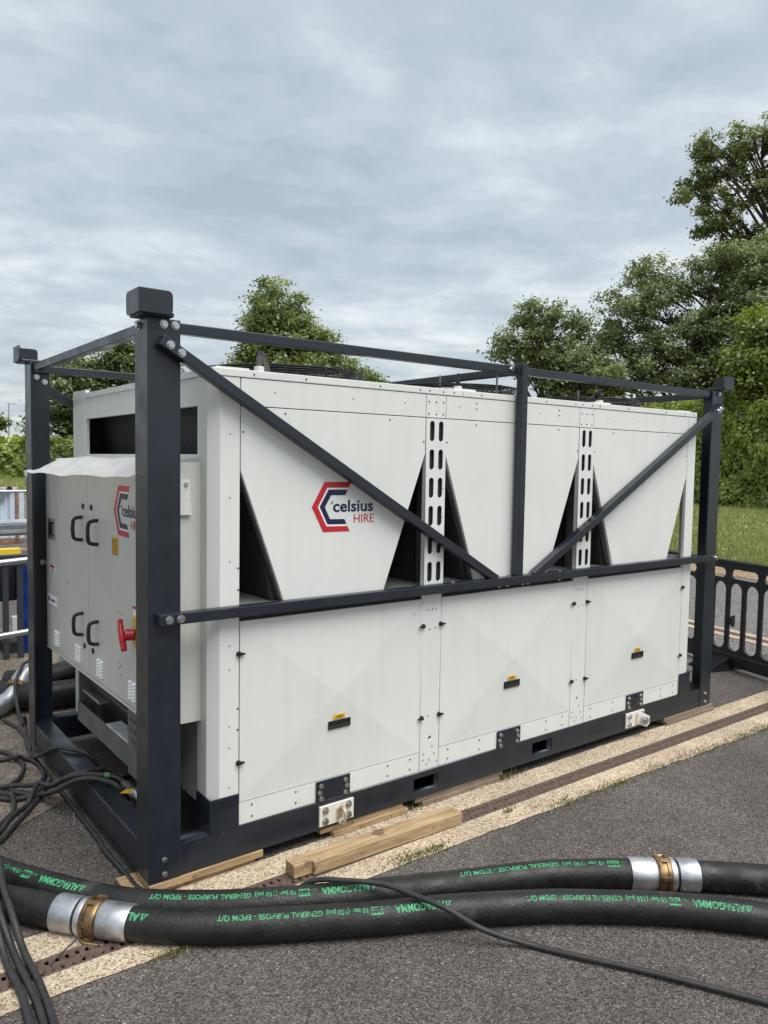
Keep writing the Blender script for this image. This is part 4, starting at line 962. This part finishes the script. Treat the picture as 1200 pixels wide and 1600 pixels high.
a = bo+bd*.236+Vector((0, 0, .42)); p = MB(); p.prism([(0, -.05), (-.035, -.018), (-.055, -.02), (-.06, .012), (-.035, .02), (0, .05)], lambda u_, v_: a+bd*u_+Vector((0, 0, v_))+bn*.018, lambda u_, v_: a+bd*u_+Vector((0, 0, v_))-bn*.018); p.build('linking_hook', bm_, br)
def foot(t):
    c = bo+bd*t; f = bpy.data.objects.new('barrier_foot', None); link(f, br)
    for s in (-1, 1):
        for k in range(7):
            q = c+bd*(-.11+k*.036)
            m = MB(); m.prism([(.03, .014), (.26, .014), (.26, .022), (.03, .11)], lambda u_, v_: q+bn*s*u_+Vector((0, 0, v_))-bd*.008, lambda u_, v_: q+bn*s*u_+Vector((0, 0, v_))+bd*.008); m.build('foot_rib', bm_, f)
    MB().bar(c-bd*.13+Vector((0, 0, .012)), c+bd*.13+Vector((0, 0, .009)), .50, .012).build('foot_plate', bm_, f)
foot(.13); foot(2.2)

# ------------------------------------------------------------------ foliage
def leaves(name, C, nrm, size, tint, m, parent=None, seed=0, loc=None, asp=.55):
    """one small folded leaf per row of C"""
    g = np.random.default_rng(seed); n = len(C)
    a = g.normal(size=(n, 3)); nn = nrm+.62*g.normal(size=(n, 3)); nn /= np.linalg.norm(nn, axis=1)[:, None]+1e-9
    u = np.cross(nn, a); u /= np.linalg.norm(u, axis=1)[:, None]+1e-9; v = np.cross(nn, u)
    s = (size*g.uniform(.6, 1.25, n))[:, None]
    off = np.array(rootloc(parent)) if parent is not None else (np.array(loc) if loc else np.zeros(3))
    V = np.stack([C-u*s, C-v*s*asp+nn*s*.18, C+u*s, C+v*s*asp+nn*s*.18], 1).reshape(-1, 3)-off
    me = bpy.data.meshes.new(name); me.vertices.add(4*n); me.vertices.foreach_set('co', V.astype(np.float32).ravel())
    me.loops.add(4*n); me.loops.foreach_set('vertex_index', np.arange(4*n, dtype=np.int32))
    me.polygons.add(n); me.polygons.foreach_set('loop_start', np.arange(0, 4*n, 4, dtype=np.int32)); me.polygons.foreach_set('loop_total', np.full(n, 4, np.int32))
    at = me.attributes.new('tint', 'FLOAT', 'POINT'); at.data.foreach_set('value', np.repeat(np.clip(tint, 0, 1), 4).astype(np.float32))
    me.update(); me.validate(); me.materials.append(m)
    o = bpy.data.objects.new(name, me); link(o, parent)
    if parent is None and loc: o.location = loc
    return o
def tree(name, label, base, tr, lobes, m, n_leaf, lsize, seed, depth=.5, clump=.42, nclump=260, droop=0, gaps=.0, limbs=1.0):
    """trunk and limbs reach every lobe; leaves sit in clumps through each lobe's volume"""
    g = np.random.default_rng(seed); t = thing(name, (base[0], base[1], 0), label, 'tree', 'background trees')
    L_ = np.array(lobes); ctr = L_[:, :3].mean(0); away = np.array([ctr[0]+1.06, ctr[1]+2.86, 0]); away /= np.linalg.norm(away)
    full = list(lobes)
    span = (L_[:, 2].max()-L_[:, 2].min())*.5+L_[:, 3].mean()
    for x, y, z, r in lobes:
        for s in (1, -1):
            d = s*g.uniform(.35, 1)*span*depth; kz = 1+ d/45.
            full.append((x+away[0]*d, y+away[1]*d, 1.72+(z-1.72)*kz, r*.86))
    F = np.array(full)
    wd = MB(); hb = max(1.5, L_[:, 2].min()*.75); top = L_[np.argmax(L_[:, 2]), :3]
    P = [(base[0], base[1], 0)]
    for k in range(1, 7):
        f = k/6; P.append((base[0]+(top[0]-base[0])*f**1.5+g.normal()*.12, base[1]+(top[1]-base[1])*f**1.5+g.normal()*.12, top[2]*.92*f))
    P = smoothpath(P, 4); m_ = len(P); wd.tube(P, [tr*(1-.93*i/(m_-1))**.8 for i in range(m_)], 8)
    tips = []
    for x, y, z, r in full:
        zz = max(hb*.7, z-(abs(x-base[0])+abs(y-base[1]))*.6-.8); i0 = min(range(m_), key=lambda i: abs(P[i].z-zz)); s0 = P[i0]
        e = Vector((x, y, z)); mid = s0.lerp(e, .5)+Vector((g.normal()*.25, g.normal()*.25, .35))
        q = smoothpath([s0, mid, e], 5); r0 = tr*.34*limbs*(1-.6*i0/m_); wd.tube(q, [max(.018, r0*(1-.85*i/(len(q)-1))) for i in range(len(q))], 5)
        for k in range(7):
            dv = Vector(g.normal(size=3)); dv.normalize(); dv.z = abs(dv.z)*.7-.15-droop
            a_ = q[int(g.integers(5, 10))]; b2 = e+dv*r*g.uniform(.6, 1.0); q2 = smoothpath([a_, a_.lerp(b2, .5)+Vector((0, 0, .12)), b2], 4)
            wd.tube(q2, [max(.008, r0*.28*(1-.8*i/(len(q2)-1))) for i in range(len(q2))], 4, cap=False); tips.append((b2, r))
    wd.build('trunk', bark, t, smooth=True)
    wgt = F[:, 3]**2.2; wgt /= wgt.sum(); li = g.choice(len(F), nclump, p=wgt)
    dv = g.normal(size=(nclump, 3)); dv /= np.linalg.norm(dv, axis=1)[:, None]
    rad = F[li, 3]*(.35+.68*g.uniform(0, 1, nclump)**.6); C0 = F[li, :3]+dv*rad[:, None]*np.array([1, 1, .86])
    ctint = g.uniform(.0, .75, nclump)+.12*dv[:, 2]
    per = g.integers(0, nclump, n_leaf); off = g.normal(size=(n_leaf, 3))*clump*np.array([1, 1, .62])
    C = C0[per]+off*(.7+.6*g.uniform(size=(n_leaf, 1))); C[:, 2] -= droop*np.abs(off[:, 0])
    nr = dv[per]*.8+np.array([0, 0, .8])
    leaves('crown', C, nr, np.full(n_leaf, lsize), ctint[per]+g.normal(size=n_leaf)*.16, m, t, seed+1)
    return t
ASH = [(41.04, 20.19, 19.48, 1.5), (40.25, 21.58, 18.66, 1.5), (41.39, 19.55, 17.31, 1.5), (39.85, 22.25, 17.34, 1.15), (40.63, 20.93, 16.29, 1.5), (41.44, 19.45, 14.54, 1.3), (40.32, 21.47, 15.47, 1.0), (41.55, 19.24, 20.34, 1.05), (41.78, 18.8, 12.39, 1.41), (42.2, 17.95, 19.6, 1.55), (42.37, 17.58, 16.67, 1.72), (42.36, 17.61, 13.97, 1.73), (40.06, 21.91, 19.93, 0.72), (41.3, 19.6, 12.9, 1.5), (40.7, 20.6, 13.9, 1.1), (41.9, 18.5, 10.8, 1.5), (41.5, 19.2, 11.6, 1.6), (42.2, 18.0, 12.4, 1.6), (40.9, 20.3, 12.2, 1.2)]
tree('ash_tree', 'tallest tree, open dark crown rising at the right edge', (42.2, 18.2), .42, ASH, leaf_ash, 30000, .115, 12, depth=.14, clump=.20, nclump=520, limbs=1.25)
MID = [(35.23, 22.02, 11.93, 1.43), (34.71, 22.77, 10.3, 1.72), (35.79, 21.19, 10.87, 1.4), (36.92, 19.36, 11.72, 1.6), (37.35, 18.6, 12.62, 1.1), (34.35, 23.26, 8.61, 1.56), (35.49, 21.64, 8.21, 1.88), (36.66, 19.8, 9.13, 1.7), (37.27, 18.75, 9.39, 1.4), (33.77, 24.03, 7.61, 1.22), (36.21, 20.52, 6.83, 1.69), (35.16, 22.13, 6.53, 1.72), (37.02, 19.19, 6.78, 1.67), (33.6, 24.1, 6.0, 1.5), (33.0, 24.7, 5.5, 1.4), (37.6, 18.2, 8.0, 1.6), (37.9, 17.3, 10.6, 1.5), (37.7, 17.9, 6.4, 1.6), (37.9, 17.7, 12.1, 1.5), (38.3, 16.6, 12.4, 1.7), (38.4, 16.4, 9.2, 1.7)]
tree('broad_tree', 'broad grey-green tree in front of the tallest tree', (35.8, 21.2), .38, MID, leaf_mid, 54000, .105, 23, depth=.22, clump=.27, nclump=610, droop=.35)
LFT = [(29.93, 25.49, 9.73, 0.88), (30.91, 24.38, 9.63, 0.87), (31.65, 23.49, 9.27, 0.73), (29.38, 26.08, 8.4, 1.02), (30.51, 24.84, 8.05, 1.42), (31.58, 23.58, 7.69, 1.34), (30.09, 25.31, 7.05, 1.09), (31.19, 24.05, 6.37, 1.35), (32.4, 22.53, 6.34, 1.33), (28.93, 26.55, 7.73, 0.55), (31.3, 24.2, 5.0, 1.3), (32.6, 22.9, 4.8, 1.3)]
tree('spreading_tree', 'low spreading tree left of the broad tree, above the middle post', (31.1, 24.2), .26, LFT, leaf_mid, 28000, .105, 37, depth=.26, clump=.26, nclump=320, droop=.3)
BRT = [(30.89, 13.73, 7.66, 0.91), (30.69, 14.11, 6.36, 0.97), (31.08, 13.35, 6.06, 1.12), (31.37, 12.77, 7.33, 1.31), (30.94, 13.63, 5.01, 0.8), (30.59, 14.29, 5.3, 0.7), (31.5, 12.4, 5.4, 1.2)]
tree('bright_tree', 'bright yellow-green small tree over the hedge at the right edge', (33.8, 13.6), .16, [(x+3.3, y+1.55, 1.72+(z-1.72)*1.09, r*1.09) for x, y, z, r in BRT], leaf_bright, 22000, .12, 41, depth=.35, clump=.34, nclump=220)
OAK = [(20.82, 36.46, 11.48, 0.8), (20.73, 36.51, 10.11, 1.31), (21.67, 35.97, 10.44, 0.95), (20.26, 36.77, 9.01, 1.38), (21.9, 35.84, 9.01, 1.54), (23.09, 35.11, 8.58, 0.96), (20.91, 36.41, 7.59, 2.12), (23.1, 35.1, 7.13, 1.77), (24.64, 34.08, 6.69, 1.18), (25.54, 33.43, 6.4, 0.74), (19.7, 37.06, 7.18, 1.17), (22.49, 35.49, 6.0, 2.1)]
tree('conical_tree', 'pointed green tree standing behind the chiller, left of centre', (21.3, 36.2), .3, OAK, leaf_oak, 42000, .115, 53, depth=.32, clump=.29, nclump=460)
LEF = [(17.84, 64.54, 8.86, 1.93), (20.25, 63.81, 9.92, 1.84), (22.21, 63.16, 10.31, 1.86), (19.27, 64.12, 6.91, 2.7), (21.71, 63.33, 7.02, 2.74), (16.85, 64.81, 5.74, 1.6), (16.64, 64.86, 7.84, 1.33), (23.68, 62.62, 8.75, 2.21), (25.17, 62.04, 8.28, 1.94), (14.96, 65.28, 5.55, 0.6), (14.1, 65.5, 5.5, 0.4), (14.95, 65.28, 4.08, .9), (20.71, 63.67, 3.73, 2.19), (17.79, 64.55, 3.64, 1.61)]
tree('dark_tree', 'dark dense tree behind the back left post', (19.9, 64.0), .45, LEF, leaf_left, 42000, .18, 67, depth=.26, clump=.48, nclump=420)
tree('distant_tree', 'small dark tree at the far left picture edge beside the lamp', (12.0, 71.0), .25, [(12.3, 70.88, 4.3, .7), (12.9, 70.76, 4.7, 0.35), (11.2, 71.05, 5.0, 1.2)], leaf_left, 6000, .18, 71, depth=.3, clump=.4, nclump=60)

def hedge(name, label, path, width, height, m, n_leaf, lsize, seed, wob=.35):
    """solid hedge: leaves over the faces and top of a lumpy core"""
    g = np.random.default_rng(seed); t = thing(name, (path[0][0], path[0][1], 0), label, 'hedge')
    Pp = [Vector((x, y, 0)) for x, y in path]; S_ = [0]
    for a_, b_ in zip(Pp, Pp[1:]): S_.append(S_[-1]+(b_-a_).length)
    core = MB()
    for a_, b_ in zip(Pp, Pp[1:]): core.bar(a_+Vector((0, 0, height*.46)), b_+Vector((0, 0, height*.46)), width*.7, height*.9)
    core.build('core', mat('hedge_core_'+name, (.012, .02, .006), (.02, .03, .01), rough=.95, nscale=2), t)
    d = g.uniform(0, S_[-1], n_leaf); k = np.clip(np.searchsorted(S_, d)-1, 0, len(Pp)-2)
    A = np.array([list(p) for p in Pp]); T = A[k+1]-A[k]; ln = np.linalg.norm(T, axis=1); T /= ln[:, None]; base = A[k]+T*(d-np.array(S_)[k])[:, None]
    Nn = np.stack([T[:, 1], -T[:, 0], np.zeros(n_leaf)], 1)
    f1 = lambda x, z: .5*np.sin(x*1.3+z*1.9)+.3*np.sin(x*3.1-z*2.7+1)+.2*np.sin(x*6.3+z*5.1)
    which = g.uniform(size=n_leaf); hz_ = g.uniform(0, 1, n_leaf)*height
    front = which < .5; back = (which >= .5) & (which < .62); topm = which >= .62
    lat = np.where(front, width/2, np.where(back, -width/2, 0))+0
    lum = f1(d, hz_)*wob*.5
    lat = np.where(front, lat+lum, np.where(back, lat-lum, g.uniform(-.5, .5, n_leaf)*width))
    z = np.where(topm, height+wob*.7*(f1(d*.8, lat)+np.abs(g.normal(size=n_leaf))*.45), hz_)
    lat = lat+g.normal(size=n_leaf)*.07; Cc = base+Nn*lat[:, None]; Cc[:, 2] = np.maximum(z, .03)
    nr = np.where(topm[:, None], np.array([0, 0, 1.]), np.where(front[:, None], Nn, -Nn)+np.array([0, 0, .4]))
    tint = .35+.3*f1(d*2.1, hz_*2.3+3)+g.normal(size=n_leaf)*.2+np.where(topm, .25, 0)  # top leaves tinted lighter, sunlit brightness put into the colour
    leaves('foliage', Cc, nr, np.full(n_leaf, lsize), tint, m, t, seed+1); return t
hedge('hedge', 'tall clipped green hedge behind the lawn at the right', [(35.2, 40), (35.0, 17), (33.9, 13), (32.2, 8), (31.5, 4)], 3.0, 4.6, leaf_hedge, 90000, .115, 81, wob=.75)
hedge('hedge', 'leafy dark hedge at the far left beyond the lawn', [(-10, 66), (13.5, 66.5), (15.5, 66.4)], 3.0, 2.75, leaf_hedge, 22000, .2, 83, wob=.7)
hedge('hedge', 'pale green hedge below the dark tree behind the back left post', [(14.5, 62), (34, 60)], 2.4, 2.75, leaf_hedge2, 26000, .2, 87, wob=.5)
# blossom heads along the hedge top
g = np.random.default_rng(5); n = 900
C = np.stack([g.uniform(33.0, 35.2, n), g.uniform(6, 26, n), 5.0+g.uniform(-.15, .25, n)], 1)
bl = leaves('hedge_blossom', C, np.tile([0, 0, 1.], (n, 1)), np.full(n, .10), g.uniform(0, 1, n), leafmat('white_blossom', (.45, .47, .30), (.75, .76, .62), trans=.2), seed=6)
tag(bl, 'creamy white blossom heads scattered along the hedge top', 'blossom', kind='stuff')
# lawn grass: blades and dandelions
def blades(name, XY, z0, h, wd, m, seed, label, cat='grass', tint=(.2, .8)):
    g = np.random.default_rng(seed); n = len(XY); an = g.uniform(0, 2*math.pi, n); hh = h*g.uniform(.5, 1.3, n); lean = g.normal(size=(n, 2))*hh[:, None]*.45
    dx_ = np.cos(an)*wd; dy_ = np.sin(an)*wd
    b0 = np.stack([XY[:, 0]-dx_, XY[:, 1]-dy_, np.full(n, z0)], 1); b1 = np.stack([XY[:, 0]+dx_, XY[:, 1]+dy_, np.full(n, z0)], 1)
    t = np.stack([XY[:, 0]+lean[:, 0], XY[:, 1]+lean[:, 1], z0+hh], 1)
    V = np.stack([b0, b1, t], 1).reshape(-1, 3); me = bpy.data.meshes.new(name)
    me.vertices.add(3*n); me.vertices.foreach_set('co', V.astype(np.float32).ravel()); me.loops.add(3*n); me.loops.foreach_set('vertex_index', np.arange(3*n, dtype=np.int32))
    me.polygons.add(n); me.polygons.foreach_set('loop_start', np.arange(0, 3*n, 3, dtype=np.int32)); me.polygons.foreach_set('loop_total', np.full(n, 3, np.int32))
    at = me.attributes.new('tint', 'FLOAT', 'POINT'); at.data.foreach_set('value', np.repeat(g.uniform(*tint, n), 3).astype(np.float32))
    me.update(); me.materials.append(m); o = bpy.data.objects.new(name, me); link(o); return tag(o, label, cat, kind='stuff')
g = np.random.default_rng(12)
n = 60000; XY = np.stack([12.3+20*g.uniform(0, 1, n)**1.6, np.zeros(n)], 1); XY[:, 1] = (XY[:, 0]+1)*g.uniform(.22, .62, n)-1.5
blades('lawn_grass', XY, .02, .09, .012, grassm, 13, 'short patchy lawn grass between the road and the tall hedge')
n = 120; XY = np.stack([13+18*g.uniform(0, 1, n), np.zeros(n)], 1); XY[:, 1] = (XY[:, 0]+1)*g.uniform(.25, .58, n)-1.5
C = np.concatenate([XY, np.full((n, 1), .12)], 1)
o = leaves('dandelions', C, np.tile([0, 0, 1.], (n, 1)), np.full(n, .026), g.uniform(0, 1, n), leafmat('dandelion_yellow', (.7, .45, .01), (.8, .62, .05), trans=.1), seed=14, asp=.9); tag(o, 'tiny yellow flowers dotted over the right lawn', 'flowers', kind='stuff')
n = 12000; XY = np.stack([g.uniform(3, 14, n), g.uniform(33, 64, n)], 1); blades('verge_grass', XY, .02, .16, .03, grassm, 15, 'rough grass verge at the far left below the hedge')
# weeds and moss along the strip edges
def tuft(x, y, n, s, h): return np.stack([x+g.normal(size=n)*s*1.6, y+g.normal(size=n)*s*.5], 1)
spots = [(1.06, -.345, 230, .045, .05), (1.17, -.36, 120, .035, .04), (-.07, -.375, 60, .03, .03), (-.03, -.38, 40, .03, .03), (1.98, -.375, 70, .05, .03), (1.86, -.33, 14, .015, .07)]
for k in range(16): spots.append((2.1+k*.16+g.normal()*.03, -.385-.012*max(0, min(2.1+k*.16-2, 2)), int(40+60*g.uniform()), .045, .02))
XY = np.concatenate([tuft(*s) for s in spots]); 
blades('edge_weeds', XY, .003, .016, .0035, leafmat('weed_green', (.10, .11, .025), (.26, .24, .085), trans=.3), 17, 'small weeds and moss growing along the edge of the tan strip', 'weeds')
XY = np.concatenate([tuft(1.33, .01, 50, .05, 0), tuft(2.0, .01, 60, .04, 0), tuft(1.72, -.29, 20, .012, 0)])
blades('edge_weeds', XY, .005, .045, .003, MATS['weed_green'], 18, 'little weeds sprouting by the packers and the drain', 'weeds')
# pale chips and grit lying loose
gm2 = MB(); rg = random.Random(8)
for k in range(240):
    if k < 25: x, y = -.25+rg.gauss(0, .25), -.42+rg.gauss(0, .05)
    elif k < 60: x, y = rg.uniform(-.75, -.25), .05+rg.gauss(0, .12)
    else: x, y = rg.uniform(-.8, 4.5), rg.uniform(-2.0, -.4)
    s = rg.uniform(.0012, .0032)
    q = [Vector((rg.uniform(-1, 1), rg.uniform(-1, 1), 0)).normalized()*s*rg.uniform(.7, 1.2) for _ in range(1)]
    a0_ = rg.uniform(0, 6.28); c = [(x+s*math.cos(a0_+t)*rg.uniform(.7, 1.3), y+s*math.sin(a0_+t)*rg.uniform(.7, 1.3), .001) for t in (0, 1.57, 3.14, 4.71)]
    gm2.add(c+[(x, y, .001+s*.9)], [(0, 1, 4), (1, 2, 4), (2, 3, 4), (3, 0, 4), (3, 2, 1, 0)])
o = gm2.build('grit', mat('pale_stone', (.42, .40, .36), (.6, .58, .54), rough=.9, nscale=3)); tag(o, 'loose pale grit scattered over the asphalt', 'grit', kind='stuff')

o = MB().tube(smoothpath([(-.02, .94, .006), (-.035, .90, .008), (-.045, .85, .006), (-.06, .80, .005)], 4), .0035, 6).build('twig', woodold, loc=(-.04, .87, 0)); tag(o, 'small dry twig lying on the asphalt left of the base rail', 'twig')

g = np.random.default_rng(44); n = 46
C = np.stack([g.uniform(-.7, 4.5, n), g.uniform(-1.9, -.05, n), np.full(n, .007)], 1)
o = leaves('fallen_leaves', C, np.tile([0, 0, 3.], (n, 1)), np.full(n, .009), g.uniform(0, 1, n), leafmat('dry_leaf', (.10, .06, .03), (.26, .19, .09), trans=.2), seed=45); tag(o, 'tiny dry leaf scraps scattered over the tarmac', 'leaves', kind='stuff')
